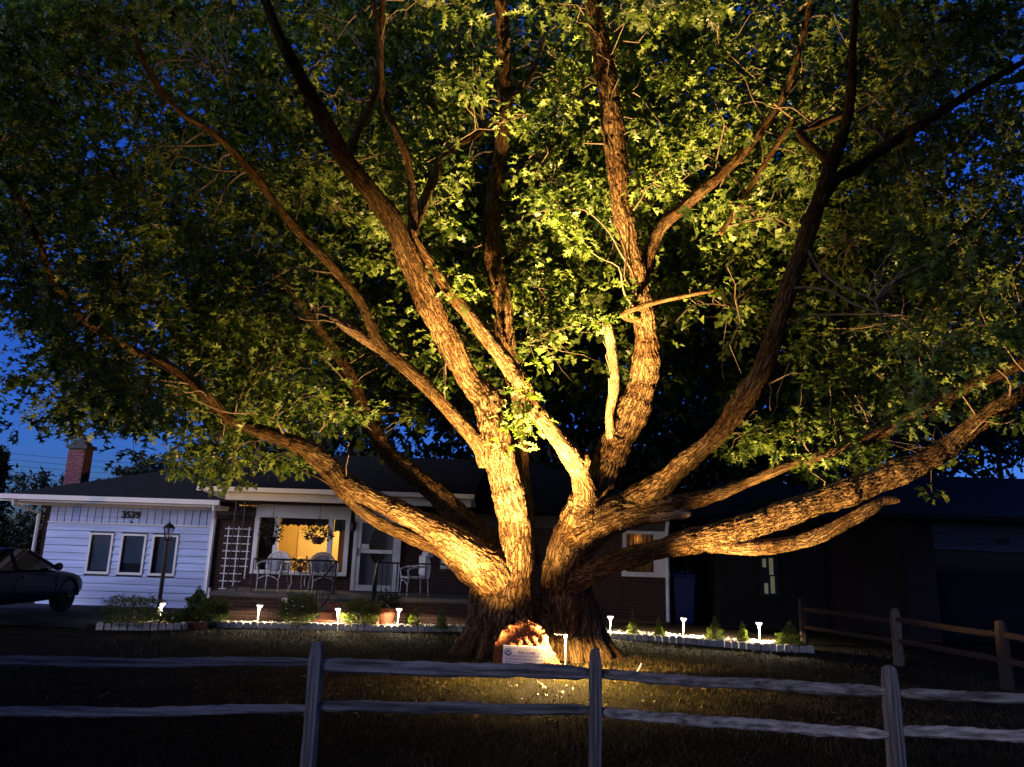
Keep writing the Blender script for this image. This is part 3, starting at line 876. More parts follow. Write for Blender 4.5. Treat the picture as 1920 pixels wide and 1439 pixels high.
# ------------------------------------------------------------------ the great oak
oak = thing('oak_tree', 'massive spreading pin oak lit from below, rising between rail fence and house', 'tree', (0.45, 12.9, 0))
L = []          # limbs: (name, [(px, py, Y, radius px)], parts)
def limb(pts, nm='limb'):
    L.append((nm, [(P(a, b_, c), d_ ) for a, b_, c, d_ in pts]))
limb([(946, 1262, 12.85, 68), (946, 1215, 12.85, 62), (945, 1165, 12.85, 56), (952, 1110, 12.75, 49), (964, 1055, 12.6, 38), (966, 1000, 12.5, 32), (956, 950, 12.45, 30), (945, 905, 12.4, 29.5), (935, 860, 12.35, 29.5),
      (925, 815, 12.3, 29.5), (917, 775, 12.25, 26), (908, 745, 12.2, 25), (880, 710, 12.1, 22), (856, 672, 11.9, 22), (835, 630, 11.7, 23), (815, 590, 11.4, 23), (792, 545, 11.1, 23), (765, 480, 10.6, 22), (735, 415, 9.9, 19),
      (690, 355, 9.2, 18), (645, 295, 8.7, 17), (612, 235, 8.3, 15), (585, 185, 8.0, 14), (555, 130, 7.7, 12.5), (520, 60, 7.4, 10), (490, -20, 7.2, 8)], 'trunk')
limb([(1066, 1262, 13.0, 62), (1062, 1205, 13.0, 53), (1060, 1145, 13.0, 48), (1063, 1080, 12.95, 47), (1072, 1030, 12.85, 45), (1085, 985, 12.8, 38), (1097, 945, 12.75, 30), (1100, 915, 12.7, 24)], 'trunk')
limb([(1004, 1265, 13.7, 60), (1006, 1205, 13.8, 44), (1008, 1150, 13.9, 26), (1008, 1120, 14.0, 12)], 'trunk')
limb([(905, 1262, 13.0, 44), (905, 1200, 13.0, 36), (908, 1140, 12.95, 31), (915, 1085, 12.85, 30), (935, 1040, 12.8, 20)], 'trunk')
# A2 up-left from the left stem
limb([(912, 870, 12.4, 16), (897, 835, 12.25, 15), (857, 787, 12.15, 13.5), (820, 747, 12.05, 13), (785, 711, 12.0, 13), (748, 680, 11.9, 13), (714, 650, 11.8, 13), (700, 622, 11.7, 10.5), (676, 566, 11.6, 9.5), (640, 520, 11.4, 9),
      (605, 480, 11.2, 8.5), (560, 435, 11.0, 8), (515, 380, 10.7, 8), (467, 317, 10.3, 8), (400, 250, 9.9, 7.5), (340, 212, 9.6, 7), (282, 140, 9.2, 6), (250, 60, 8.9, 5)])
limb([(712, 652, 11.8, 12), (680, 632, 11.75, 11), (650, 612, 11.7, 10), (632, 601, 11.68, 7), (617, 593, 11.66, 3)], 'dead_limb')
# B low left
limb([(930, 1085, 12.6, 40), (905, 1055, 12.4, 38), (872, 1030, 12.2, 31), (820, 996, 12.0, 25), (766, 968, 11.9, 21.5), (699, 936, 11.8, 19), (645, 902, 11.7, 17), (617, 870, 11.65, 16), (567, 837, 11.55, 15), (510, 816, 11.45, 13),
      (427, 784, 11.3, 10.5), (383, 740, 11.1, 10), (317, 688, 10.9, 9), (250, 657, 10.7, 8), (205, 635, 10.5, 7.5), (160, 603, 10.3, 7.5), (100, 530, 10.0, 7), (75, 460, 9.7, 6.5), (40, 380, 9.4, 6), (-20, 300, 9.1, 5)])
limb([(935, 1110, 12.9, 24), (885, 1076, 12.8, 24), (850, 1048, 12.7, 17), (815, 1028, 12.65, 13), (740, 995, 12.6, 12), (690, 968, 12.55, 11), (650, 935, 12.5, 9), (610, 892, 12.4, 6), (575, 862, 12.3, 5), (540, 838, 12.2, 4)])
# C behind left
limb([(950, 1090, 13.4, 30), (900, 1010, 13.6, 27), (862, 970, 13.8, 24), (807, 915, 14.0, 20), (766, 885, 14.2, 17), (723, 845, 14.4, 15.5), (700, 805, 14.6, 15), (684, 775, 14.8, 14), (655, 700, 15.0, 12), (600, 620, 15.2, 10), (540, 540, 15.2, 8), (470, 470, 15.0, 6)])
# D centre back
limb([(985, 1060, 13.7, 26), (978, 950, 13.7, 20), (975, 850, 13.7, 16), (968, 770, 13.7, 16), (956, 690, 13.7, 17), (946, 620, 13.65, 18.5), (942, 566, 13.6, 20), (926, 495, 13.6, 17.5), (922, 447, 13.6, 16), (926, 350, 14.0, 14), (943, 250, 13.4, 13), (945, 120, 12.8, 13), (940, 0, 12.2, 12), (935, -80, 12.0, 10)])
limb([(770, 440, 10.5, 12), (807, 350, 11.2, 9), (840, 285, 11.8, 8), (905, 243, 12.4, 7), (947, 195, 12.9, 6), (1000, 130, 13.2, 5), (1030, 40, 13.4, 4)])
limb([(775, 440, 10.6, 10), (768, 320, 10.4, 7.5), (740, 240, 10.2, 7), (722, 200, 10.2, 7), (712, 120, 10.0, 7), (718, 0, 9.8, 6)])
limb([(650, 300, 8.8, 11), (672, 242, 9.0, 8), (705, 175, 9.7, 7), (714, 100, 9.6, 6), (700, 0, 9.4, 5)])
# E crossing up-left from the right stem
limb([(1100, 935, 12.6, 26), (1084, 880, 12.35, 19), (1045, 823, 12.1, 17), (1001, 765, 11.9, 16.5), (974, 714, 11.75, 18), (947, 678, 11.6, 16), (911, 630, 11.45, 14.5), (875, 585, 11.3, 13), (842, 545, 11.15, 11.5), (805, 490, 10.9, 11), (770, 445, 10.6, 11)])
# F right upright
limb([(1098, 960, 12.8, 28), (1120, 918, 12.85, 27), (1146, 856, 12.9, 30), (1182, 783, 12.9, 31), (1206, 711, 12.8, 27.5), (1213, 640, 12.6, 24), (1205, 585, 12.4, 21), (1198, 530, 12.2, 19), (1185, 470, 12.0, 18), (1168, 400, 11.8, 19), (1160, 330, 11.6, 20), (1150, 250, 11.4, 21), (1143, 180, 11.2, 21), (1130, 105, 11.0, 19), (1115, 30, 10.8, 16), (1105, -60, 10.6, 12)])
limb([(1150, 840, 12.8, 12), (1142, 783, 12.65, 8), (1152, 722, 12.6, 9), (1147, 657, 12.55, 9), (1140, 613, 12.5, 9), (1132, 592, 12.5, 3)], 'dead_limb')
limb([(1195, 600, 12.3, 8), (1166, 590, 12.1, 6), (1218, 570, 11.9, 5.5), (1280, 556, 11.7, 4.5), (1340, 545, 11.5, 3)])
limb([(1200, 535, 12.2, 13), (1235, 435, 12.1, 11), (1280, 390, 12.0, 11), (1362, 318, 11.8, 10), (1420, 255, 11.6, 8), (1470, 180, 11.4, 7), (1500, 90, 11.2, 6), (1520, 0, 11.0, 5)])
# G right, up
limb([(1110, 985, 12.7, 34), (1170, 955, 12.6, 30), (1228, 918, 12.4, 27), (1280, 872, 12.0, 19), (1347, 812, 11.4, 18), (1397, 745, 10.9, 21), (1428, 697, 10.55, 18), (1447, 647, 10.25, 17), (1464, 590, 9.95, 15), (1482, 530, 9.65, 16), (1505, 465, 9.4, 16), (1538, 370, 9.1, 15), (1562, 300, 8.9, 12), (1585, 240, 8.8, 10), (1597, 160, 8.5, 8), (1600, 60, 8.2, 7), (1605, -30, 8.0, 5)])
limb([(1535, 380, 9.15, 14), (1570, 335, 9.15, 12), (1613, 310, 9.2, 11), (1680, 263, 9.6, 10.5), (1727, 235, 9.4, 10), (1780, 200, 9.2, 9), (1860, 150, 8.9, 7), (1950, 100, 8.6, 6)])
limb([(1350, 440, 12.0, 6), (1413, 343, 11.8, 6), (1453, 277, 11.6, 5), (1490, 225, 11.4, 4)])
limb([(1562, 310, 9.1, 9), (1500, 250, 9.6, 7), (1530, 235, 10.1, 6.5), (1600, 210, 10.0, 5)])
# H right, middle
limb([(1085, 1010, 12.75, 40), (1150, 968, 12.6, 34), (1225, 955, 12.45, 26), (1285, 944, 12.35, 18), (1347, 927, 12.25, 11.5), (1407, 903, 12.15, 9), (1480, 873, 12.0, 8.5), (1570, 845, 11.85, 10), (1630, 823, 11.75, 10), (1697, 790, 11.65, 12), (1757, 760, 11.55, 13), (1813, 727, 11.45, 12), (1870, 703, 11.35, 11), (1913, 683, 11.25, 10.5), (2000, 640, 11.0, 9), (2080, 580, 10.8, 7)])
limb([(1225, 962, 12.4, 20), (1265, 962, 12.3, 13), (1296, 966, 12.25, 5)], 'dead_limb')
# I right, low
limb([(1075, 1085, 12.8, 34), (1110, 1072, 12.6, 22), (1160, 1053, 12.4, 18), (1217, 1035, 12.25, 19), (1305, 1014, 12.05, 24), (1367, 1000, 11.9, 26), (1455, 970, 11.75, 23), (1530, 943, 11.6, 23.5), (1621, 912, 11.45, 24), (1681, 886, 11.35, 23), (1742, 860, 11.25, 21), (1782, 838, 11.2, 21), (1830, 797, 11.05, 18), (1880, 763, 10.9, 17), (1930, 730, 10.8, 16), (2010, 680, 10.6, 14), (2090, 600, 10.4, 11)])
limb([(1330, 1018, 11.95, 18), (1390, 1028, 11.8, 14), (1455, 1024, 11.7, 14), (1517, 1011, 11.6, 15), (1560, 993, 11.5, 14), (1621, 961, 11.4, 12), (1660, 940, 11.35, 9), (1688, 938, 11.3, 5)])
# stubs and knots
limb([(940, 760, 12.15, 20), (925, 742, 12.05, 12), (930, 730, 12.05, 4)])
limb([(1088, 885, 12.35, 14), (1098, 862, 12.3, 9), (1100, 848, 12.3, 3)])
limb([(1395, 765, 10.95, 14), (1377, 745, 10.9, 8), (1372, 738, 10.9, 3)])
# root flare
sl, sr = Vector((P(944, 1235, 12.85).x, 12.9, 0)), Vector((P(1066, 1235, 13.0).x, 13.05, 0))
for c0_, ang, rr_, rad in ((a_, b_, c_ * 0.86, d_) for a_, b_, c_, d_ in ((sl, 188, 0.95, 0.17), (sl, 215, 0.90, 0.16), (sl, 240, 0.80, 0.15), (sl, 262, 0.72, 0.14), (sl, 140, 0.9, 0.18), (sl, 100, 1.0, 0.2),
                           (sr, 278, 0.74, 0.14), (sr, 302, 0.80, 0.15), (sr, 326, 0.86, 0.16), (sr, 350, 0.95, 0.17), (sr, 30, 0.9, 0.18), (sr, 80, 1.0, 0.2))):
    dv = Vector((math.cos(R(ang)), math.sin(R(ang)), 0))
    L.append(('trunk', [(c0_ + dv * 0.26 + Vector((0, 0, 1.15)), -0.10), (c0_ + dv * 0.38 + Vector((0, 0, 0.72)), -0.13), (c0_ + dv * (rr_ * 0.62) + Vector((0, 0, 0.34)), -rad), (c0_ + dv * (rr_ * 0.85) + Vector((0, 0, 0.08)), -rad * 0.85), (c0_ + dv * (rr_ * 1.1) + Vector((0, 0, -0.16)), -rad * 0.6)]))

SK = []         # resampled skeleton: per limb arrays
for li, (nm, pts) in enumerate(L):
    ps = [p for p, _ in pts]
    rs = [(-r if r < 0 else r * vdepth(p) / FPX) for p, r in pts]
    # Catmull-Rom resample
    out, ro_ = [], []
    n = len(ps)
    for i in range(n - 1):
        p0, p1, p2, p3 = ps[max(i - 1, 0)], ps[i], ps[i + 1], ps[min(i + 2, n - 1)]
        m_ = max(2, int((p2 - p1).length / 0.07))
        for k in range(m_):
            t = k / m_
            out.append(0.5 * ((2 * p1) + (p2 - p0) * t + (2 * p0 - 5 * p1 + 4 * p2 - p3) * t * t + (3 * p1 - p0 - 3 * p2 + p3) * t ** 3))
            ro_.append(rs[i] + (rs[i + 1] - rs[i]) * (t * t * (3 - 2 * t)))
    out.append(ps[-1]); ro_.append(rs[-1])
    for i in range(len(ro_)):                                   # slight swelling along the limb
        ro_[i] *= 1 + 0.05 * math.sin(i * 0.55 + li * 2.1) + 0.03 * math.sin(i * 1.7 + li)
    SK.append((nm, out, ro_))

mb = MB()
for nm, out, ro_ in SK:
    mb.tube(out, ro_, 14)
me0 = mb.mesh('trunk')
tmp = bpy.data.objects.new('trunk', me0); C.objects.link(tmp)
md = tmp.modifiers.new('r', 'REMESH'); md.mode = 'VOXEL'; md.voxel_size = 0.0145; md.use_smooth_shade = True
ms = tmp.modifiers.new('s', 'SMOOTH'); ms.iterations = 4; ms.factor = 0.5
dg = bpy.context.evaluated_depsgraph_get()
rem = bpy.data.meshes.new_from_object(tmp.evaluated_get(dg))
bpy.data.objects.remove(tmp)
nv = len(rem.vertices)
co = np.empty(nv * 3, np.float32); rem.vertices.foreach_get('co', co); co = co.reshape(-1, 3).astype(np.float64)
no = np.empty(nv * 3, np.float32); rem.vertex_normals.foreach_get('vector', no); no = no.reshape(-1, 3).astype(np.float64)
nl = len(rem.loops); lv = np.empty(nl, np.int32); rem.loops.foreach_get('vertex_index', lv)
quads = lv.reshape(-1, 4)
# nearest skeleton node per vertex, through a coarse sweep
nodes, nrad, nlimb, nU, nW, nT, nS = [], [], [], [], [], [], []
for li, (nm, out, ro_) in enumerate(SK):
    u = None; s_ = li * 3.7
    for i, p in enumerate(out):
        T = (out[min(i + 1, len(out) - 1)] - out[max(i - 1, 0)]).normalized()
        u = (T.orthogonal() if u is None else u - T * u.dot(T)).normalized()
        w_ = T.cross(u)
        if i: s_ += (p - out[i - 1]).length
        nodes.append(p); nrad.append(ro_[i]); nlimb.append(li); nU.append(u.copy()); nW.append(w_); nT.append(T); nS.append(s_)
nodes = np.array(nodes); nrad = np.array(nrad); nlimb = np.array(nlimb); nU = np.array(nU); nW = np.array(nW); nT = np.array(nT); nS = np.array(nS)
best = np.empty(nv, np.int64)
for a in range(0, nv, 4000):
    c_ = co[a:a + 4000]
    d2 = (c_ ** 2).sum(1)[:, None] + (nodes ** 2).sum(1)[None] - 2 * c_ @ nodes.T
    best[a:a + 4000] = np.argmin(np.sqrt(np.maximum(d2, 0)) / nrad[None], axis=1)
off = co - nodes[best]
bark = np.stack([(off * nU[best]).sum(1), (off * nW[best]).sum(1), nS[best] + (off * nT[best]).sum(1)], 1)
rv = nrad[best]
bark[:, :2] *= np.clip(1.45 - 1.9 * rv, 0.7, 1.4)[:, None]           # broad plates on the trunk, finer ones above
bark[:, :2] += nlimb[best][:, None] * 0.713
fq = np.clip(0.2 / np.maximum(rv, 0.03), 0.9, 1.8)[:, None]           # finer furrows on thinner limbs
q1 = bark * np.array([18.0, 18.0, 2.2]) * fq
warp = pnoise(bark * np.array([5, 5, 3.0]) + 31)[:, None] * np.array([1.0, -1.0, 0.0]) * 0.9
n1 = pnoise(q1 + warp)
n2 = pnoise(q1 * np.array([2.0, 2.0, 2.0]) + 17)
ridge = np.clip(1 - np.abs(n1) * 2.6, 0, 1)                            # furrow lines
h = (1 - ridge ** 1.3) + 0.35 * n2
amp = np.clip(rv * 0.085, 0.003, 0.020)
big = pnoise(bark * np.array([2.2, 2.2, 1.6]) + 77) * np.clip(rv * 0.16, 0.0, 0.05)
co2 = co + no * ((h - 0.75) * amp + big)[:, None]
rv_attr = np.clip(h, 0, 1)
# split by limb; each limb with its side pieces is a part, the trunk stays one
grp = np.where(np.array([SK[l][0] == 'trunk' for l in range(len(SK))])[nlimb[best]], -1, nlimb[best])
fg = grp[quads[:, 0]]
barkobjs = []
for gid in sorted(set(fg.tolist())):
    fsel = quads[fg == gid]
    uniq, inv = np.unique(fsel.ravel(), return_inverse=True)
    fs = inv.reshape(-1, 4)
    nm = 'trunk' if gid == -1 else SK[gid][0]
    me = mesh_np(nm, co2[uniq] - np.array(oak.location), fs, M['dead'] if nm == 'dead_limb' else M['bark'], {'bark': ('FLOAT_VECTOR', bark[uniq]), 'ridge': ('FLOAT', rv_attr[uniq]), 'girth': ('FLOAT', np.clip(0.55 + rv[uniq] * 2.2, 0.6, 1.0))}, smooth=True)
    link(nm, me, None, oak)
bpy.data.meshes.remove(rem)

# ------------------------------------------------------------------ foliage of the oak
DENS = ["888877788888888888888888", "876545678888888888888766", "755454678888888888887654", "755555678888888888888654", "755555678888888888888765",
        "755566788888888888888876", "666677888887766788888888", "577778877776543456888888", "268778776655443323567888", "156778765432111224467776",
        "000135653211000012323320", "000011000000000000001100", "000000000000000000000000"]
cl = []         # cluster centres
for rI, row in enumerate(DENS):
    for cI, chh in enumerate(row):
        dns = int(chh)
        mid_ = 6 < cI < 19 and rI < 10
        nC = rng.poisson(dns ** 1.4 * (1.65 if mid_ else 1.9))
        for _ in range(nC):
            px, py = (cI + rng.random()) * 80, (rI + rng.random()) * 80
            edge = max(abs(px - 1000) / 960, (430 - py) / 560)
            if edge > 0.72 and rng.random() < 0.45: Y = rng.uniform(8.0, 11.0)
            elif 430 < py < 950 and 640 < px < 1480: Y = rng.uniform(13.2, 17.5)
            elif py > 480 and px <= 640: Y = rng.uniform(10.8, 15.5)
            elif py > 430 and px >= 1480: Y = rng.uniform(11.6, 16.0)
            else: Y = rng.uniform(10.9, 16.5)
            cl.append((px, py, Y))
extra = [(1395, 822, 11.9), (1420, 806, 11.8), (1450, 800, 11.8), (1480, 815, 11.8), (1510, 800, 11.8), (1545, 805, 11.7), (1400, 840, 11.9), (1440, 830, 11.8), (1470, 838, 11.8), (1380, 850, 11.9), (1565, 865, 11.6), (1620, 845, 11.6), (1530, 870, 11.7),
         (992, 735, 11.7), (968, 745, 11.8), (965, 800, 11.9), (990, 795, 12.0), (975, 812, 12.0), (1105, 608, 12.1), (1125, 600, 12.1), (1180, 575, 12.0), (430, 862, 12.0), (350, 880, 12.2), (505, 862, 12.1), (470, 840, 12.0), (400, 850, 12.2), (530, 840, 12.0), (620, 780, 11.8), (655, 785, 11.9), (680, 765, 11.9),
         (600, 760, 11.9), (560, 790, 11.9), (940, 560, 13.6), (935, 535, 13.6), (960, 535, 13.6), (855, 520, 11.0), (865, 545, 11.0), (1040, 390, 11.2), (1075, 420, 11.0), (1090, 445, 11.0), (1010, 380, 11.3)]
for e in extra:
    for _ in range(2):
        cl.append((e[0] + rng.normal() * 9, e[1] + rng.normal() * 7, e[2] + rng.normal() * 0.12))
lp_ = np.concatenate([np.array([[out[i].x / vdepth(out[i]), ((out[i].z - CZ) * math.cos(PITCH) - out[i].y * math.sin(PITCH)) / vdepth(out[i]), out[i].y, ro_[i] / vdepth(out[i])] for i in range(len(out))]) for nm, out, ro_ in SK if out[0].y > 9])
keep = []
for e_, c_ in enumerate(cl):
    v = P(*c_); dd = vdepth(v)
    q_ = np.array([v.x / dd, ((v.z - CZ) * math.cos(PITCH) - v.y * math.sin(PITCH)) / dd])
    hit = (np.hypot(lp_[:, 0] - q_[0], lp_[:, 1] - q_[1]) < lp_[:, 3] + 0.020) & (lp_[:, 2] > c_[2] - 0.35)
    clump = pnoise(np.array([[v.x * 0.75, v.y * 0.75, v.z * 1.1]]))[0]                 # foliage hangs in sprays with dark gaps between
    if e_ < len(cl) - 2 * len(extra) and clump < -0.02 and rng.random() < 0.72 and c_[0] > 420:
        keep.append(False); continue
    keep.append(e_ >= len(cl) - 2 * len(extra) or not hit.any() or rng.random() < 0.10)
cl = [c_ for c_, k_ in zip(cl, keep) if k_]
cc = np.array([P(*c_) for c_ in cl])
nIn = len(cc)
# the rest of the crown: above the frame, overhead and out to both sides
oh = []
while len(oh) < 3600:
    a, r_, z_ = rng.uniform(0, 2 * math.pi), 12.5 * math.sqrt(rng.random()), rng.uniform(4.5, 15.0)
    if r_ / 12.8 > 1.05 - ((z_ - 6) / 10) ** 2: continue
    x_, y_ = 0.5 + r_ * math.cos(a), 12.8 + r_ * math.sin(a)
    v = Vector((x_, y_, z_)); d_ = vdepth(v)
    if (v - Vector((0, 0, CZ))).length < 6.5: continue
    if d_ > 0.5:
        upc = (-(v.y) * math.sin(PITCH) + (v.z - CZ) * math.cos(PITCH)) / d_
        if abs(x_ / d_) < 0.80 and upc < 0.64: continue
    oh.append((x_, y_, z_))
oh = np.array(oh)

# secondary branches, then twigs
skn = nodes[nrad > 0]; skr = nrad
sel = rng.choice(nIn, 420, replace=False)
sec = MB()
secnodes = [skn]
def jagged(a, b_, n_, amp_):
    a, b_ = np.array(a), np.array(b_)
    t = np.linspace(0, 1, n_ + 1)[:, None]
    pts = a + (b_ - a) * t
    ln = np.linalg.norm(b_ - a)
    pts[1:-1] += rng.normal(size=(n_ - 1, 3)) * amp_ * ln
    pts[1:-1, 2] += 0.10 * ln * np.sin(t[1:-1, 0] * math.pi)
    return pts
limbmask = nodes[:, 2] > 2.2
base_nodes = nodes[limbmask]
used = np.zeros(len(base_nodes))
for i in sel:
    d_ = np.linalg.norm(base_nodes - cc[i], axis=1) + used
    j = np.argmin(d_)
    ln = np.linalg.norm(base_nodes[j] - cc[i])
    if ln > 2.6 or ln < 0.3: continue
    used += 1.2 * np.exp(-(np.linalg.norm(base_nodes - base_nodes[j], axis=1) / 0.35) ** 2)
    raw = jagged(base_nodes[j], cc[i], 5, 0.05)
    tt = np.linspace(0, 5, 13)
    pts = np.stack([np.interp(tt, np.arange(6), raw[:, q_]) for q_ in range(3)], 1)
    pts[1:-1] = (pts[:-2] + 2 * pts[1:-1] + pts[2:]) / 4
    r0 = 0.008 + 0.006 * ln
    sec.tube(pts, list(np.linspace(r0, 0.005, 13)), 5, cap=False)
    secnodes.append(pts)
so_ = sec.build('branch', M['twig'], oak, smooth=True, loc=-Vector(oak.location)); so_['kind'] = 'stuff'
alln = np.concatenate([base_nodes] + secnodes[1:])
tw = MB()
for i in range(nIn):
    d_ = np.linalg.norm(alln - cc[i], axis=1); j = np.argmin(d_)
    if d_[j] > 1.8 or d_[j] < 0.05: continue
    pts = jagged(alln[j], cc[i], 4, 0.06)
    tw.tube(pts, [0.008, 0.0065, 0.005, 0.004, 0.003], 3, cap=False)
# bare, pale twigs that catch the light
for a, b_, Y in (((1150, 760), (1130, 640), 12.3), ((1745, 730), (1770, 590), 11.4), ((1735, 735), (1700, 600), 11.4), ((1700, 600), (1640, 595), 11.4), ((1445, 770), (1445, 715), 11.7), ((1445, 718), (1505, 700), 11.7), ((1390, 800), (1420, 770), 11.7),
                 ((440, 780), (500, 650), 11.3), ((470, 720), (455, 640), 11.3), ((505, 660), (530, 640), 11.3), ((650, 900), (655, 830), 11.6), ((1160, 400), (1175, 600), 11.8), ((1100, 60), (1150, 160), 10.8), ((1150, 110), (1150, 270), 10.9), ((1270, 345), (1410, 300), 11.8), ((1165, 385), (1280, 340), 11.6),
                 ((1060, 180), (1120, 205), 11.0), ((835, 640), (835, 750), 11.8), ((1370, 480), (1390, 700), 11.8), ((1555, 800), (1560, 720), 11.6), ((1500, 780), (1505, 720), 11.6), ((310, 640), (290, 520), 11.0), ((330, 790), (310, 770), 11.2), ((300, 780), (345, 725), 11.2)):
    pts = jagged(P(*a, Y), P(*b_, Y + rng.uniform(-0.2, 0.2)), 6, 0.04)
    tw.tube(pts, list(np.linspace(0.013, 0.005, 7)), 5, cap=False)
two = tw.build('twig', M['twig'], oak, loc=-Vector(oak.location)); two['kind'] = 'stuff'

def cluster_leaves(centres, per, spread):
    n = len(centres)
    k = np.repeat(np.arange(n), per)
    o_ = rng.normal(size=(len(k), 3)); o_ /= np.linalg.norm(o_, axis=1)[:, None]
    r_ = spread * rng.random(len(k)) ** 0.6
    pos = centres[k] + o_ * r_[:, None] * np.array([1.0, 1.0, 0.55])
    d_ = o_ * np.array([1, 1, 0.5]) + rng.normal(size=o_.shape) * 0.45 + np.array([0, 0, -0.30])
    up = np.array([0, 0, 1.0]) + rng.normal(size=o_.shape) * 0.30
    sz = rng.uniform(0.115, 0.235, len(k))
    ti = np.clip(rng.normal(0.42, 0.30, len(k)) + rng.normal(0, 0.22, n)[k], 0, 1)
    return pos, d_, up, sz, ti
pos, d_, up, sz, ti = cluster_leaves(cc, 16, 0.31)
vd = pos[:, 1] * math.cos(PITCH) + (pos[:, 2] - CZ) * math.sin(PITCH)
# the 300 leaves that show largest near the lit limbs are leaves of their own
exm = np.zeros(len(pos), bool); exm[(nIn - 2 * len(extra)) * 16:] = True
show = np.where(exm, vd, vd + 3.0)
order = np.argsort(show / sz)
one = order[:300]
rest = np.ones(len(pos), bool); rest[one] = False
o3 = np.array(oak.location)
near = rest & (vd < 13.2)
far_ = rest & ~near
link('foliage', leaves_mesh('foliage', pos[near] - o3, d_[near], up[near], sz[near], M['leaf'], ti[near]), None, oak)['kind'] = 'stuff'
link('foliage', leaves_mesh('foliage', pos[far_] - o3, d_[far_], up[far_], sz[far_] * 1.05, M['leaf'], ti[far_], (MV, MF)), None, oak)['kind'] = 'stuff'
print('LEAVES', near.sum(), far_.sum(), len(oh) * 13)
lm = [mesh_np('leaf', LV, LF, M['leaf'], {'tint': ('FLOAT', np.full(len(LV), t_))}) for t_ in (0.3, 0.45, 0.6, 0.8)]
fr_ = frames(d_[one], up[one])
for q_, idx in enumerate(one):
    o = bpy.data.objects.new('leaf', lm[q_ % 4]); C.objects.link(o); o.parent = oak
    o.matrix_local = Matrix.Translation(Vector(pos[idx] - o3)) @ Matrix(fr_[q_].tolist()).to_4x4() @ Matrix.Diagonal((float(sz[idx]) * random.uniform(0.65, 1.1), float(sz[idx]), float(sz[idx]) * random.uniform(0.4, 2.0), 1))
# deep rear side of the crown, its shade painted in by a darker leaf tint
bk = []
while len(bk) < 3400:
    px, py, Y = rng.uniform(-60, 1980), rng.uniform(-60, 760), rng.uniform(16.5, 22.0)
    if px < 640 and rng.random() < (0.66 if px < 420 else 0.40) + 0.2 * (py > 420): continue
    if px > 1740 and rng.random() < 0.6: continue
    if py > 640 and rng.random() < 0.5: continue
    bk.append(tuple(P(px, py, Y)))
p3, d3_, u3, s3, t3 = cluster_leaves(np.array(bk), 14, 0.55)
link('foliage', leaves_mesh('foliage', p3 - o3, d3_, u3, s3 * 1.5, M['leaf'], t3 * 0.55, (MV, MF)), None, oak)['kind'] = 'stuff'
p2, d2_, u2, s2, t2 = cluster_leaves(oh, 13, 0.5)
link('foliage', leaves_mesh('foliage', p2 - o3, d2_, u2, s2 * 2.0, M['leaf'], t2, (SV, SF)), None, oak)['kind'] = 'stuff'

# ------------------------------------------------------------------ lawn grass and fallen leaves
def gnd(x, y):
    return pnoise(np.stack([x * 0.7, y * 0.7, x * 0], 1)) * 0.02 + pnoise(np.stack([x * 3, y * 3, x * 0 + 5], 1)) * 0.012 - 0.012 + slope(y)
NG = 170000
gx_ = rng.uniform(-6.5, 7.5, NG); gy_ = rng.uniform(5.0, 16.2, NG)
edge_y = np.interp(gx_, [-7.66, -5.44, -0.96, 1.96, 5.73, 7.5], [14.7, 15.35, 16.3, 16.3, 14.5, 15.5])
patch = pnoise(np.stack([gx_ * 1.1, gy_ * 1.1, gx_ * 0 + 9], 1))
ok = (gy_ < edge_y) & (rng.random(NG) < 0.75 + 0.6 * patch) & (np.hypot((gx_ - 0.45) / 1.25, (gy_ - 12.9) / 1.1) > 0.9)
gx_, gy_, patch = gx_[ok], gy_[ok], patch[ok]
n = len(gx_)
gpos = np.stack([gx_, gy_, gnd(gx_, gy_) - 0.004], 1)
gd = np.stack([rng.normal(size=n) * 0.55, rng.normal(size=n) * 0.55, np.ones(n)], 1)
GV = np.array([(-0.05, 0, 0), (0.05, 0, 0), (0.0, 1, 0.15)]); GF = np.array([(0, 1, 2)])
go = link('grass', leaves_mesh('grass', gpos, gd, rng.normal(size=(n, 3)), rng.uniform(0.03, 0.085, n), M['grass'], np.clip(0.9 * np.exp(-(np.hypot(gx_ - 0.6, (gy_ - 10.6) * 1.6) / 4.0) ** 2) + (patch * 0.5 + rng.normal(size=n) * 0.15) * np.exp(-(np.hypot(gx_ - 0.6, (gy_ - 10.6) * 1.4) / 4.5) ** 2), 0, 1), (GV, GF)), None)  # blades paler around the low lamp: its light pool painted into the tint
tag(go, 'short dry lawn grass painted paler as the light pool of the low lamp before the oak', 'grass', kind='stuff')
nF = 700
fx, fy = rng.normal(0.6, 2.4, nF), rng.uniform(8.0, 13.5, nF)
fpos = np.stack([fx, fy, gnd(fx, fy) + 0.02], 1)
fl = link('leaves', leaves_mesh('leaves', fpos, np.stack([rng.normal(size=nF), rng.normal(size=nF), rng.normal(size=nF) * 0.2], 1), np.array([0, 0, 1.0]) + rng.normal(size=(nF, 3)) * 0.3, rng.uniform(0.06, 0.12, nF), M['dry_leaf'], rng.random(nF)), None)
tag(fl, 'fallen brown oak leaves strewn over the lit grass', 'fallen leaves', kind='stuff')

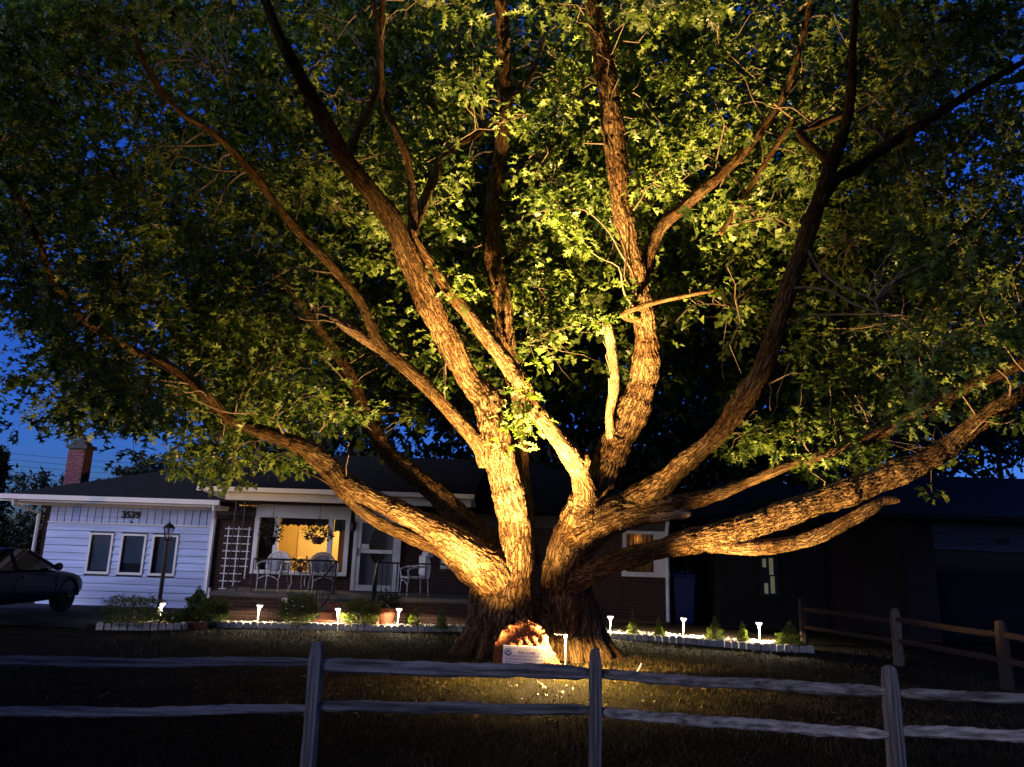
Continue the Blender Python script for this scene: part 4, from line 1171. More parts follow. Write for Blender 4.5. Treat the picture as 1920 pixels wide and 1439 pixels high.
# ------------------------------------------------------------------ lamps
def ptlight(name, loc, e, col, size=0.03, typ='POINT'):
    l = bpy.data.lights.new(name, typ); l.energy = e; l.color = col; l.shadow_soft_size = size
    o = bpy.data.objects.new(name, l); C.objects.link(o); o.location = loc
    return o
FL = (3600, 18500, 5600, 1700)
def flood(loc, target, energy, label, ang=110, blend=1.0):
    t = thing('flood_light', label, 'lamp', loc, 0, 'flood lights at the foot of the oak')
    q = MB(); q.tube([(0, 0, -0.05), (0, 0, 0.05)], 0.012, 6); q.build('stake', M['iron'], t)
    aim = (Vector(target) - Vector(loc)).normalized()
    rot = aim.to_track_quat('Z', 'Y').to_euler()
    q = MB(); q.lathe([(0.02, -0.05), (0.045, -0.04), (0.06, 0.02), (0.062, 0.03)], 0, 0, 0, 14)
    q.build('housing', M['iron'], t, loc=(0, 0, 0.055), rot=rot)
    q = MB(); q.lathe([(0.052, 0.0301), (0.052, 0.033)], 0, 0, 0, 14); q.build('lens', M['floodglow'], t, loc=(0, 0, 0.055), rot=rot)
    l = bpy.data.lights.new('flood_beam', 'SPOT'); l.energy = energy; l.color = (1.0, 0.60, 0.22); l.spot_size = R(ang); l.spot_blend = blend; l.shadow_soft_size = 0.06
    o = bpy.data.objects.new('flood_beam', l); C.objects.link(o)
    o.location = Vector(loc) + Vector((0, 0, 0.055)) + aim * 0.05
    o.rotation_euler = (-aim).to_track_quat('Z', 'Y').to_euler()
    return t
flood((-0.46, 10.72, -0.03), (-0.15, 12.4, 4.3), FL[0], 'small black flood light left of the plaque rock, tilted at the leaning stem', 96)
flood((0.60, 10.74, -0.03), (1.05, 12.3, 6.6), FL[1], 'small black flood light right of the plaque rock, tilted at the upright stem', 68)
flood((0.98, 10.72, -0.03), (5.0, 11.2, 2.5), FL[2], 'small added flood light to brighten the low limbs over the neighbour side', 58)  # extra lamp, added to brighten the right limbs
flood((-0.75, 10.72, -0.03), (-3.4, 11.9, 2.5), FL[3], 'small added flood light to brighten the low limb over the porch', 84)  # extra lamp, added to brighten the left limb

# the hooded path light beside the rock
pl0 = Vector((P(1061, 1230, 11.06).x, 11.06, 0.0))
t = thing('path_light', 'slim lit path light with side hood standing right of the plaque rock', 'lamp', pl0)
q = MB(); q.tube([(0, 0, -0.1), (0, 0, 0.26), (0, 0, 0.53)], [0.010, 0.013, 0.024], 8); q.build('stem', M['white'], t)
q = MB(); q.lathe([(0.01, 0.040), (0.088, 0.0), (0.086, -0.004), (0.01, 0.032)], -0.085, 0, 0.535, 24); q.build('hood', M['iron'], t)
q = MB(); q.lathe([(0.016, 0.0), (0.012, -0.004)], -0.085, 0, 0.564, 10); q.build('bulb', M['capglow'], t)
ptlight('hood_light', Vector(pl0) + Vector((-0.085, 0, 0.549)), 420, (1.0, 0.62, 0.22), 0.008)

# garden path lights in the bed
def path_light_proto():
    t = thing('path_light', '', 'lamp', (0, 0, 0), 0, 'white path lights in the flower bed')
    q = MB(); q.tube([(0, 0, -0.05), (0, 0, 0.2), (0, 0, 0.29)], [0.014, 0.015, 0.020], 8); q.build('stem', M['white'], t)
    q = MB(); q.lathe([(0.022, 0.0), (0.035, 0.02), (0.06, 0.05), (0.062, 0.07)], 0, 0, 0.285, 12); q.build('lamp_glass', M['lampglow'], t, smooth=True)
    q = MB(); q.lathe([(0.07, 0.0), (0.065, 0.012), (0.01, 0.025)], 0, 0, 0.357, 12); q.build('cap', M['white'], t)
    return t
plp = path_light_proto()
pls = [((302, 1163), 'fluted white path light glowing beside the lamp post'), ((483, 1168), 'white path light before the dark brick porch base'), ((633, 1175), 'white path light at the foot of the red steps'),
       ((745, 1175), 'white path light right of the terracotta flower pot'), ((1144, 1190), 'white path light just right of the oak trunk'), ((1281, 1193), 'white path light below the white downspout'),
       ((1424, 1203), 'white path light nearest the end of the right edging')]
for i, ((px, py), lb) in enumerate(pls):
    o = plp if i == 0 else copy_tree(plp)
    g_ = G(px, py, 0.045)
    o.location = g_; o['label'] = lb; o.rotation_euler = (random.uniform(-0.05, 0.05), random.uniform(-0.05, 0.05), 0)
    if i == 0: o.location.y = 15.9; o.location.x = P(302, 1150, 15.9).x
    lg = ptlight('path_glow', Vector(o.location) + Vector((0, -0.045, 0.285)), (14.0 if i == 0 else 62.0 if i < 4 else 110.0), (1.0, 0.80, 0.50), 0.02, 'SPOT')     # the cap lets it shine only downwards
    lg.data.spot_size = R(174); lg.data.spot_blend = 0.12

# small leaning stake in the grass
q = MB(); q.tube([(0, 0, -0.04), (0.1, 0.02, 0.13)], 0.012, 6); so = q.build('marker_stake', M['white'], loc=G(1191, 1262)); tag(so, 'small pale stake leaning in the grass right of the oak', 'stake')

# ------------------------------------------------------------------ rock and plaque
rk = Vector((P(987, 1240, 11.3).x, 11.3, 0.0))
bmk = bmesh.new(); bmesh.ops.create_icosphere(bmk, subdivisions=6, radius=1.0)
vk = np.array([v.co[:] for v in bmk.verts])
prof = np.interp(vk[:, 0], [-1, -0.62, -0.45, 0.0, 0.35, 0.6, 0.78, 1.0], [0.05, 0.80, 1.02, 1.10, 0.98, 0.60, 0.36, 0.06])
vz = np.where(vk[:, 2] > 0, np.minimum(vk[:, 2] * 1.7, 1.0) * prof, vk[:, 2] * 0.3)
pk = np.stack([vk[:, 0] * 0.54, vk[:, 1] * 0.25 * (1 - 0.45 * np.clip(vz, 0, 1)), vz * 0.60], 1)
nn = vk
dsp = pnoise(pk * 3.6) * 0.08 + (np.abs(pnoise(pk * 8 + 3)) - 0.2) * 0.065 + (np.abs(pnoise(pk * 21 + 1)) - 0.2) * 0.035 + pnoise(pk * 38) * 0.016
pk = pk + nn * dsp[:, None]
for v, c_ in zip(bmk.verts, pk): v.co = c_
mer = bpy.data.meshes.new('rock'); bmk.to_mesh(mer); bmk.free()
rko = link('rock', mer, M['rock'], None, True, loc=rk)
tag(rko, 'reddish pitted boulder propping the white plaque at the oak foot', 'rock')
sg = P(981, 1226, rk.y - 0.33)
plq = thing('plaque', 'white printed plaque reading PIN OAK leaning on the boulder', 'plaque', (sg.x, sg.y, 0.02)); plq.rotation_euler = (R(-10), R(1.2), 0)
PWd, PHt = 0.575, 0.345
q = MB(); q.cbox(-PWd / 2, PWd / 2, 0, 0.012, 0, PHt, 0.003); q.build('board', M['sign'], plq)
lines = [('THIS IS TO CERTIFY THAT THE', 0.035, 0.318, 0.05, 'greyink'), ('PIN OAK', 0.062, 0.272, 0.05, 'ink'), ('AT 3539 AS SHOWN ABOVE, BEING OF', 0.031, 0.226, 0.05, 'ink'),
         ('OUTSTANDING SIZE AND CHARACTER', 0.034, 0.184, 0.045, 'ink'), ('IN 1958, OR WAS PLANTED BY AN EARLY SETTLER', 0.027, 0.146, 0.0, 'ink'),
         ('THIS IS AN OUTSTANDING SPECIMEN TREE', 0.027, 0.098, 0.0, 'ink'), ('PRESENTED HERE IN THE CITY BY THE COUNCIL', 0.025, 0.064, 0.0, 'ink'), ('TREE COMMITTEE', 0.022, 0.032, 0.0, 'greyink')]
for s_, sz_, z_, xo, mk in lines:
    link('lettering', text_mesh(s_, sz_, 0.0008), M[mk], plq, loc=(xo, -0.002, z_ - 0.02), rot=(R(90), 0, 0))
em = MB()
ex, ez = -0.215, 0.262
for a0, a1, th, in ((0, 360, 0.006),):
    em.tube([(ex + 0.043 * math.cos(R(a)), -0.001, ez + 0.043 * math.sin(R(a))) for a in range(0, 361, 15)], 0.003, 4, cap=False)
em.tube([(ex + 0.046 * math.cos(R(a)), -0.001, ez + 0.046 * math.sin(R(a))) for a in range(190, 351, 10)], 0.010, 4)
em.prism([(ex - 0.026, ez - 0.004), (ex - 0.012, ez + 0.008), (ex, ez + 0.024), (ex + 0.012, ez + 0.004), (ex + 0.026, ez - 0.004)], -0.003, 0.0)
em.build('emblem', M['ink'], plq)

# ------------------------------------------------------------------ edging
def edging(name, label, pts, seedk):
    t = thing(name, label, 'edging', (0, 0, 0), 0, 'scalloped concrete edging of the flower bed')
    ms_ = []
    for k in range(4):
        b = MB()
        w_ = 0.122; h_ = 0.115 + 0.008 * (k % 3)
        prof_ = [(-w_ / 2, -0.04), (w_ / 2, -0.04), (w_ / 2 - 0.002, h_ * 0.80), (w_ * 0.34, h_ * 0.96), (0, h_), (-w_ * 0.34, h_ * 0.96), (-w_ / 2 + 0.002, h_ * 0.80)]
        n_ = len(prof_)
        vs = []
        for y_, s__ in ((-0.045, 0.93), (-0.036, 1.0), (0.036, 1.0), (0.045, 0.93)):
            vs += [(x_ * s__, y_, z_ * (1 if s__ == 1 else 0.95)) for x_, z_ in prof_]
        fs = [tuple(range(n_)), tuple(reversed(range(3 * n_, 4 * n_)))]
        for j in range(3):
            for i in range(n_):
                a, c_ = j * n_ + i, j * n_ + (i + 1) % n_
                fs.append((a, a + n_, c_ + n_, c_))
        b.add(vs, fs)
        m_ = b.mesh('edging_block'); m_.materials.append(M['edging']); ms_.append(m_)
    P_ = [Vector((x_, y_, 0)) for x_, y_ in pts]
    acc = 0.0; k = 0
    for a, b_ in zip(P_, P_[1:]):
        ln = (b_ - a).length; dirv = (b_ - a).normalized()
        while acc < ln:
            p = a + dirv * acc
            o = bpy.data.objects.new('edging_block', ms_[random.randrange(4)]); C.objects.link(o); o.parent = t
            o.location = (p.x, p.y + random.uniform(-0.008, 0.008), random.uniform(-0.012, 0.006))
            o.rotation_euler = (random.uniform(-0.05, 0.05), random.uniform(-0.05, 0.05), math.atan2(dirv.y, dirv.x) + random.uniform(-0.07, 0.07))
            acc += 0.131 + random.uniform(0, 0.006); k += 1
        acc -= ln
    return t
el = [G(187, 1180), G(260, 1180), G(340, 1180), G(372, 1176), G(430, 1177), G(560, 1178), G(680, 1182), G(790, 1184), G(862, 1184)]
edging('bed_edging', 'row of pale scalloped edging blocks from driveway to the oak', [(v.x, v.y) for v in el], 1)
er = [G(1112, 1192), G(1180, 1200), G(1270, 1206), G(1350, 1212), G(1430, 1219), G(1524, 1224)]
edging('bed_edging', 'row of pale scalloped edging blocks right of the oak', [(v.x, v.y) for v in er], 2)
q = MB(); q.cbox(-0.24, 0.24, -0.06, 0.06, -0.02, 0.12, 0.012); so = q.build('edging_slab', M['terracotta'], loc=G(366, 1178) + Vector((0, -0.06, 0)), rot=(0, 0, 0.35)); tag(so, 'ribbed tan kerb slab leaning in the left edging row', 'edging')
# pebbles
npb = 2600
bx = rng.uniform(-7.2, 5.6, npb); byl = np.interp(bx, [-7.66, -5.44, -0.96, 1.96, 5.73], [14.95, 15.62, 16.55, 16.55, 14.75])
by = byl + rng.random(npb) ** 1.6 * 0.85
PVs = np.array([(1, 0, 0), (0, 1, 0), (-1, 0, 0), (0, -1, 0), (0, 0, 0.7), (0.5, 0.5, 0.5)]); PFs = np.array([(0, 5, 4), (5, 1, 4), (1, 2, 4), (2, 3, 4), (3, 0, 4), (0, 1, 5)])
pg = link('gravel', leaves_mesh('gravel', np.stack([bx, by, np.full(npb, 0.047)], 1), np.stack([rng.normal(size=npb), rng.normal(size=npb), np.zeros(npb)], 1), np.tile([0, 0, 1.0], (npb, 1)), rng.uniform(0.014, 0.034, npb), M['pebble'], rng.random(npb), (PVs, PFs)), None)
tag(pg, 'pale pebbles spread over the flower bed', 'gravel', kind='stuff')

# ------------------------------------------------------------------ shrubs
def shrub(name, label, px0, px1, pyt, pyb, shape='round', group=None, n=1500, ls=0.032, dep=0.0, flowers=0):
    n = int(n * 2.2)
    g_ = G((px0 + px1) / 2, pyb, 0.045)
    g_.y += dep
    sc_ = g_.y / FPX
    w_ = (px1 - px0) * sc_ / 2; 
    h_ = P((px0 + px1) / 2, pyt, g_.y).z - 0.045
    g_.x = P((px0 + px1) / 2, pyb, g_.y).x
    t = thing(name, label, 'shrub', g_, 0, group)
    q = MB()
    for k in range(4):
        a = k * 1.7
        q.tube([(0, 0, -0.05), (0.25 * w_ * math.cos(a), 0.25 * w_ * math.sin(a), h_ * 0.35), (0.45 * w_ * math.cos(a), 0.45 * w_ * math.sin(a), h_ * 0.62)], [0.014, 0.009, 0.004], 5)
    q.build('stem', M['twig'], t)
    u = rng.normal(size=(n, 3)); u /= np.linalg.norm(u, axis=1)[:, None]
    rad = rng.random(n) ** 0.33
    if shape == 'round':
        p_ = u * rad[:, None] * np.array([w_, min(w_, 0.5), h_ / 2]) + np.array([0, 0, h_ / 2])
    elif shape == 'box':
        uu = rng.uniform(-1, 1, (n, 3)); mx_ = np.abs(uu).max(1); uu = uu / mx_[:, None] * (rad[:, None] ** 0.7)
        uu = np.sign(uu) * np.abs(uu) ** 1.15
        p_ = uu * np.array([w_, 0.45, h_ / 2]) + np.array([0, 0, h_ / 2])
    else:                                            # cone
        zz = 1 - np.sqrt(rng.random(n)); th = rng.uniform(0, 2 * math.pi, n)
        rr = (1 - zz) ** 0.8 * np.sqrt(rng.uniform(0.25, 1.0, n)) * (1 + 0.25 * np.sin(zz * 22 + th * 2))
        p_ = np.stack([rr * np.cos(th) * w_, rr * np.sin(th) * w_, zz * h_ + 0.01], 1)
    p_ = p_ * (1 + 0.22 * pnoise(p_ * 7 + px0))[:, None]
    p_[:, 2] = np.clip(p_[:, 2], 0.01, None)
    dr = p_ - np.array([0, 0, h_ * 0.3]); dr = dr + rng.normal(size=dr.shape) * 0.15 + np.array([0, 0, 0.12])
    me = leaves_mesh('foliage', p_, dr, rng.normal(size=(n, 3)), rng.uniform(0.6, 1.5, n) * ls, M['conifer_leaf'] if name == 'small_conifer' else M['shrub_leaf'], np.clip(rng.normal(0.5, 0.25, n), 0, 1), (SV, SF))
    f = link('foliage', me, None, t); f['kind'] = 'stuff'
    for k in range(flowers):
        b = MB(); b.lathe([(0.004, -0.01), (0.026, 0.0), (0.014, 0.012)], 0, 0, 0, 6)
        i = rng.integers(n)
        b.build('flower', M['flower'], t, loc=(p_[i, 0] * 1.05, -abs(p_[i, 1]) - 0.05, max(0.05, p_[i, 2])))
    return t
GRP = 'clipped and flowering shrubs along the bed'
shrub('shrub', 'broad clipped dark shrub at the driveway end of the bed', 204, 284, 1122, 1172, 'box', GRP, 3200)
shrub('shrub', 'low flowering shrub at the base of the lamp post', 292, 348, 1146, 1172, 'round', GRP, 900, flowers=9)
shrub('shrub', 'spiky upright evergreen in front of the garage corner', 335, 398, 1100, 1170, 'cone', GRP, 2600, 0.045)
shrub('shrub', 'rounded dark shrub below the trellis with a lit edge', 372, 426, 1120, 1172, 'round', GRP, 2400)
shrub('shrub', 'round dark shrub before the porch wall left of the steps', 522, 592, 1112, 1174, 'round', GRP, 3200, flowers=12)
shrub('shrub', 'round dark shrub right of the steps beside the flower pot', 638, 712, 1122, 1176, 'round', GRP, 3200, flowers=5)
G2 = 'small upright evergreens along the bed'
shrub('small_conifer', 'small lit evergreen between the path light and the oak, nearer the steps', 764, 788, 1140, 1178, 'cone', G2, 1000, 0.026)
shrub('small_conifer', 'small lit evergreen standing nearest the left side of the oak', 816, 838, 1136, 1180, 'cone', G2, 1000, 0.026)
shrub('small_conifer', 'thin pale sprout half hidden behind the oak right flank', 1100, 1112, 1150, 1180, 'cone', G2, 300, 0.022)
shrub('small_conifer', 'narrow lit evergreen left of the white downspout', 1175, 1198, 1148, 1194, 'cone', G2, 1100, 0.026)
shrub('small_conifer', 'narrow lit evergreen right under the white downspout', 1227, 1244, 1154, 1196, 'cone', G2, 1000, 0.026)
shrub('small_conifer', 'bushy lit evergreen halfway along the right edging', 1325, 1356, 1158, 1200, 'cone', G2, 1500, 0.028)
shrub('small_conifer', 'narrow lit evergreen left of the endmost path light', 1383, 1402, 1164, 1204, 'cone', G2, 1000, 0.026)
shrub('small_conifer', 'plump lit evergreen at the far end of the right edging', 1456, 1506, 1168, 1212, 'cone', G2, 2200, 0.030)

# ------------------------------------------------------------------ lamp post
lp = G(292, 1170); lp.y = 15.9; lp.x = P(294, 1168, 15.9).x; lp.z = 0.04
t = thing('lamp_post', 'black unlit lantern on a tall post before the white garage', 'lamp post', lp)
q = MB(); q.tube([(0, 0, -0.1), (0, 0, 1.62)], 0.042, 10); q.build('post', M['iron'], t)
q = MB(); q.lathe([(0.05, 0), (0.065, 0.03), (0.03, 0.05)], 0, 0, 1.60, 10); q.build('collar', M['iron'], t)
q = MB()
for k in range(6):
    a = k * math.pi / 3
    q.tube([(0.06 * math.cos(a), 0.06 * math.sin(a), 1.65), (0.105 * math.cos(a), 0.105 * math.sin(a), 1.86)], 0.008, 4)
q.build('cage', M['iron'], t)
q = MB(); q.lathe([(0.05, 1.655), (0.095, 1.855)], 0, 0, 0, 6); q.build('lantern_glass', M['lantern_glass'], t)
q = MB(); q.lathe([(0.125, 0.0), (0.115, 0.02), (0.075, 0.075), (0.03, 0.10), (0.012, 0.11), (0.016, 0.125), (0.004, 0.155)], 0, 0, 1.86, 12); q.build('cap', M['iron'], t)
q = MB(); q.tube([(0, 0, 1.66), (0, 0, 1.74)], 0.02, 8); q.build('bulb', M['white'], t)

# ------------------------------------------------------------------ porch furniture
def chair(loc, rz, label, cushion):
    t = thing('porch_chair', label, 'chair', loc, rz, 'white chairs on the porch')
    for sx in (-1, 1):
        q = MB(); q.tube([(sx * 0.26, -0.24, 0.0), (sx * 0.25, -0.23, 0.25), (sx * 0.27, -0.22, 0.40)], 0.014, 6); q.build('leg', M['wicker'], t)
        q = MB(); q.tube([(sx * 0.28, 0.26, 0.0), (sx * 0.25, 0.24, 0.40)], 0.014, 6); q.build('leg', M['wicker'], t)
        q = MB(); q.tube([(sx * 0.27, -0.22, 0.40), (sx * 0.30, -0.25, 0.58), (sx * 0.31, -0.1, 0.63), (sx * 0.30, 0.24, 0.66)], 0.022, 6); q.build('armrest', M['wicker'], t)
    q = MB(); q.cbox(-0.27, 0.27, -0.25, 0.25, 0.38, 0.42, 0.012); q.build('seat', M['wicker'], t)
    q = MB(); q.tube([(-0.26, -0.25, 0.25), (-0.13, -0.26, 0.32), (0, -0.26, 0.345), (0.13, -0.26, 0.32), (0.26, -0.25, 0.25)], 0.012, 5); q.build('apron', M['wicker'], t)
    q = MB()
    arch = [(0.30 * math.cos(R(a)), 0.25 + 0.02, 0.60 + 0.28 * math.sin(R(a))) for a in range(0, 181, 15)]
    q.tube([(0.28, 0.25, 0.40)] + arch + [(-0.28, 0.25, 0.40)], 0.024, 6)
    q.build('back_frame', M['wicker'], t)
    q = MB()
    for sx in (-1, 1):
        q.tube(scroll(sx * 0.11, 0.66, 0.10, 1.5, sx, 0.265), 0.011, 5); q.tube(scroll(sx * 0.10, 0.50, 0.075, 1.3, -sx, 0.265), 0.011, 5)
    for k in range(-3, 4):
        q.tube([(k * 0.075, 0.268, 0.42), (k * 0.075, 0.268, 0.86 - 0.04 * abs(k) - 0.012 * k * k)], 0.010, 4)
    q.add([(x_, 0.285, z_) for x_, z_ in [(0.26, 0.44)] + [(0.27 * math.cos(R(a)), 0.60 + 0.25 * math.sin(R(a))) for a in range(0, 181, 20)] + [(-0.26, 0.44)]], [tuple(range(12))])
    q.build('backrest', M['wicker'], t)
    if cushion:
        q = MB(); q.cbox(-0.2, 0.06, 0.12, 0.22, 0.43, 0.69, 0.04); q.build('cushion', M['cushion'], t)
    return t
CYp = 17.9
chair((P(510, 1095, CYp).x, CYp, PZ), R(-8), 'white scrolled chair with striped cushion under the picture window', True)
chair((P(604, 1098, CYp).x, CYp, PZ), R(22), 'white scrolled chair between plant table and the steps', True)
c3 = chair((P(775, 1110, 17.7).x, 17.7, PZ), R(-65), 'white cushioned chair turned sideways right of the storm door', False)
q = MB(); q.cbox(-0.23, 0.23, 0.17, 0.24, 0.45, 0.9, 0.03); q.build('back_cushion', M['wicker'], c3)
q = MB(); q.tube([(-0.22, 0.3, 0.93), (0.22, 0.3, 0.93)], 0.075, 10); q.build('headrest', M['wicker'], c3)
tx = P(561, 1098, 17.9)
t = thing('side_table', 'small white side table holding a potted plant on the porch', 'table', (tx.x, 17.85, PZ))
q = MB(); q.lathe([(0.24, 0), (0.25, 0.01), (0.25, 0.03), (0.24, 0.035)], 0, 0, 0.40, 18); q.build('tabletop', M['wicker'], t)
for k in range(3):
    a = R(90 + k * 120)
    q = MB(); q.tube([(0.2 * math.cos(a), 0.2 * math.sin(a), 0.4), (0.17 * math.cos(a), 0.17 * math.sin(a), 0.2), (0.24 * math.cos(a), 0.24 * math.sin(a), 0)], 0.012, 5); q.build('leg', M['wicker'], t)
def potted(name, label, loc, pot, pr, fr, n, mat_pot, ls=0.06, hang=None, flowers=0, fmat='flower'):
    t = thing(name, label, 'plant', loc)
    q = MB(); q.lathe([(pr * 0.65, 0), (pr * 0.95, pot * 0.85), (pr * 1.06, pot * 0.87), (pr * 1.06, pot), (pr * 0.9, pot)], 0, 0, 0, 16); q.build('pot', mat_pot, t, smooth=False)
    u = rng.normal(size=(n, 3)); u /= np.linalg.norm(u, axis=1)[:, None]
    p_ = u * (rng.random(n) ** 0.4)[:, None] * np.array(fr) + np.array([0, 0, pot + fr[2] * 0.45])
    p_ *= (1 + 0.3 * pnoise(p_ * 9 + loc[0] * 3))[:, None]
    me = leaves_mesh('foliage', p_, u + rng.normal(size=u.shape) * 0.5, rng.normal(size=u.shape), rng.uniform(0.7, 1.5, n) * ls, M['basket_leaf'], rng.random(n), (SV, SF))
    link('foliage', me, None, t)['kind'] = 'stuff'
    if hang:
        q = MB()
        for k in range(3):
            a = R(k * 120 + 20)
            q.tube([(pr * math.cos(a), pr * math.sin(a), pot), (0, 0, hang * 0.75)], 0.005, 4)
        q.tube([(0, 0, hang * 0.75), (0, 0, hang)], 0.005, 4)
        q.build('hanger', M['iron'], t)
    for k in range(flowers):
        b = MB(); b.lathe([(0.005, -0.01), (0.03, 0), (0.015, 0.015)], 0, 0, 0, 6)
        i = rng.integers(n); b.build('flower', M[fmat], t, loc=(p_[i, 0], -abs(p_[i, 1]) - 0.02, p_[i, 2]))
    return t
potted('potted_plant', 'leafy potted plant on the white porch table', (tx.x, 17.85, PZ + 0.437), 0.10, 0.08, (0.19, 0.19, 0.14), 260, M['terracotta'])
b1 = P(507, 1022, 17.25); b2 = P(595, 1021, 17.25)
potted('hanging_basket', 'dark trailing hanging basket over the cushioned chair', (b1.x, 17.25, b1.z), 0.17, 0.13, (0.25, 0.25, 0.30), 420, M['dark_curtain'], hang=2.6 - b1.z)
potted('hanging_basket', 'hanging basket in a brown pot before the lit window', (b2.x, 17.25, b2.z), 0.16, 0.14, (0.36, 0.3, 0.19), 520, M['terracotta'], hang=2.6 - b2.z)
fp = G(722, 1170, 0.045)
potted('flower_pot', 'ribbed terracotta pot with red and white flowers beside the steps', fp, 0.34, 0.24, (0.27, 0.25, 0.2), 700, M['terracotta'], 0.05, flowers=8)
ob = MB(); pp_ = P(536, 1115, PY); ob.box(-0.06, 0.06, -0.05, -0.012, -0.035, 0.035); so = ob.build('outlet_box', M['white'], house, loc=(pp_.x, PY, 0.47))
q = MB(); pv = P(412, 1118, PY); q.tube([(0, 0, -0.1), (0, 0, 0.12)], 0.03, 6); q.build('vent_pipe', M['white'], house, loc=(-6.5, PY - 0.04, 0.55))

# ------------------------------------------------------------------ split rail fences
def rail_mesh(b, a, c_, r0, wob=0.008):
    """A split rail: wedge section with flat cleft faces, torn edges and tapered ends."""
    a, c_ = Vector(a), Vector(c_); n_ = 60
    T = (c_ - a).normalized(); S = Vector((0, 0, 1)).cross(T).normalized(); U = T.cross(S)
    prof_ = [(1.0, 0.05), (0.75, 0.62), (0.1, 0.98), (-0.55, 0.80), (-0.98, 0.30), (-0.86, -0.30), (-1.0, -0.62), (-0.3, -0.98), (0.55, -0.72), (0.8, -0.3)]
    k_ = len(prof_)
    sd_ = random.uniform(0, 50)
    q_ = np.array([[i / n_ * 9.0, j * 2.3, sd_] for i in range(n_ + 1) for j in range(k_)])
    f_ = (0.16 * pnoise(q_) + 0.15 * pnoise(q_ * np.array([3.1, 1, 1]) + 9) + 0.10 * pnoise(q_ * np.array([8.0, 1.7, 1]) + 21)).reshape(n_ + 1, k_)
    w1 = pnoise(np.array([[i / n_ * 3.0, 0.3, sd_ + 7] for i in range(n_ + 1)])); w2 = pnoise(np.array([[i / n_ * 3.0, 5.3, sd_] for i in range(n_ + 1)]))
    vs = []
    for i in range(n_ + 1):
        t = i / n_
        taper = 0.55 + 0.45 * min(1, min(t, 1 - t) / 0.07)
        p = a.lerp(c_, t) + U * wob * 2.0 * w1[i] + S * wob * 2.0 * w2[i]
        for j, (sx, sz_) in enumerate(prof_):
            rr = r0 * taper * (1 + f_[i, j])
            vs.append(p + S * sx * rr * 0.62 + U * sz_ * rr)
    fs = [tuple(reversed(range(k_))), tuple(range(n_ * k_, (n_ + 1) * k_))]
    for i in range(n_):
        for j in range(k_):
            fs.append((i * k_ + j, i * k_ + (j + 1) % k_, (i + 1) * k_ + (j + 1) % k_, (i + 1) * k_ + j))
    b.add(vs, fs)
def post_mesh(h, w_=0.062):
    b = MB(); n_ = 10
    prof_ = [(-1, -0.9), (0.1, -1.02), (1, -0.85), (1.0, 0.8), (0.2, 1), (-0.95, 0.9)]
    vs = []
    for i in range(n_ + 1):
        t = i / n_
        s_ = w_ * (1 + random.uniform(-0.05, 0.05)) * (1.0 if t < 0.93 else 1 - (t - 0.93) * 3.5)
        for j, (x_, y_) in enumerate(prof_):
            vs.append((x_ * s_ * (1 + random.uniform(-0.03, 0.03)) + 0.006 * math.sin(3 * t), y_ * s_, -0.6 + (h + 0.6) * t + (0.012 * math.sin(j * 2.3) if i == n_ else 0)))
    k_ = 6
    fs = [tuple(reversed(range(k_))), tuple(range(n_ * k_, (n_ + 1) * k_))]
    for i in range(n_):
        for j in range(k_):
            fs.append((i * k_ + j, i * k_ + (j + 1) % k_, (i + 1) * k_ + (j + 1) % k_, (i + 1) * k_ + j))
    b.add(vs, fs)
    return b
fence = thing('rail_fence', 'weathered grey split rail fence crossing in front of the oak', 'fence', (0, 0, 0))
FY = [6.6, 6.72, 6.85, 6.25, 5.9]
FP = [P(-110, 1300, FY[0]), P(588, 1300, FY[1]), P(1115, 1300, FY[2]), P(1671, 1320, FY[3]), P(2290, 1320, FY[4])]
FT = [P(-110, 1190, FY[0]).z, P(596, 1204, FY[1]).z, P(1115, 1217, FY[2]).z, P(1670, 1250, FY[3]).z, P(2290, 1270, FY[4]).z]
for p, zt in zip(FP, FT):
    post_mesh(zt, 0.052).build('post', M['woodv'], fence, loc=(p.x, p.y, 0), rot=(0, 0, random.uniform(-0.2, 0.2)))
rails = [((-110, 1240), (588, 1243), 0, 1, 0.040), ((588, 1248), (1115, 1264), 1, 2, 0.060), ((1115, 1265), (1671, 1297), 2, 3, 0.046), ((1671, 1300), (2290, 1322), 3, 4, 0.040),
         ((-110, 1338), (588, 1330), 0, 1, 0.040), ((588, 1324), (1115, 1332), 1, 2, 0.046), ((1115, 1336), (1671, 1377), 2, 3, 0.046), ((1671, 1371), (2290, 1395), 3, 4, 0.046)]
for a, b_, i, j, r_ in rails:
    q = MB(); rail_mesh(q, P(*a, FY[i]), P(*b_, FY[j]), r_); q.build('rail', M['wood'], fence)
f2 = thing('rail_fence', 'low split rail boundary fence beyond the flower bed at the dark neighbour lot', 'fence', (0, 0, 0))
BP = [G(1560, 1230), G(1685, 1247), G(1888, 1290), G(2150, 1350)]
BP[0] = Vector((BP[1].x - (BP[2].x - BP[1].x) * 1.25, BP[1].y + (BP[1].y - BP[2].y) * 1.25, 0))
for kk, p in enumerate(BP):
    post_mesh(0.90, 0.065).build('post', M['litwood'] if kk == 1 else M['shadewood'], f2, loc=(p.x, p.y, 0))
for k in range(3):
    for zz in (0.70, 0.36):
        q = MB(); rail_mesh(q, BP[k] + Vector((0, 0, zz + 0.03 * (k % 2))), BP[k + 1] + Vector((0, 0, zz)), 0.045); q.build('rail', M['shadewood'], f2)

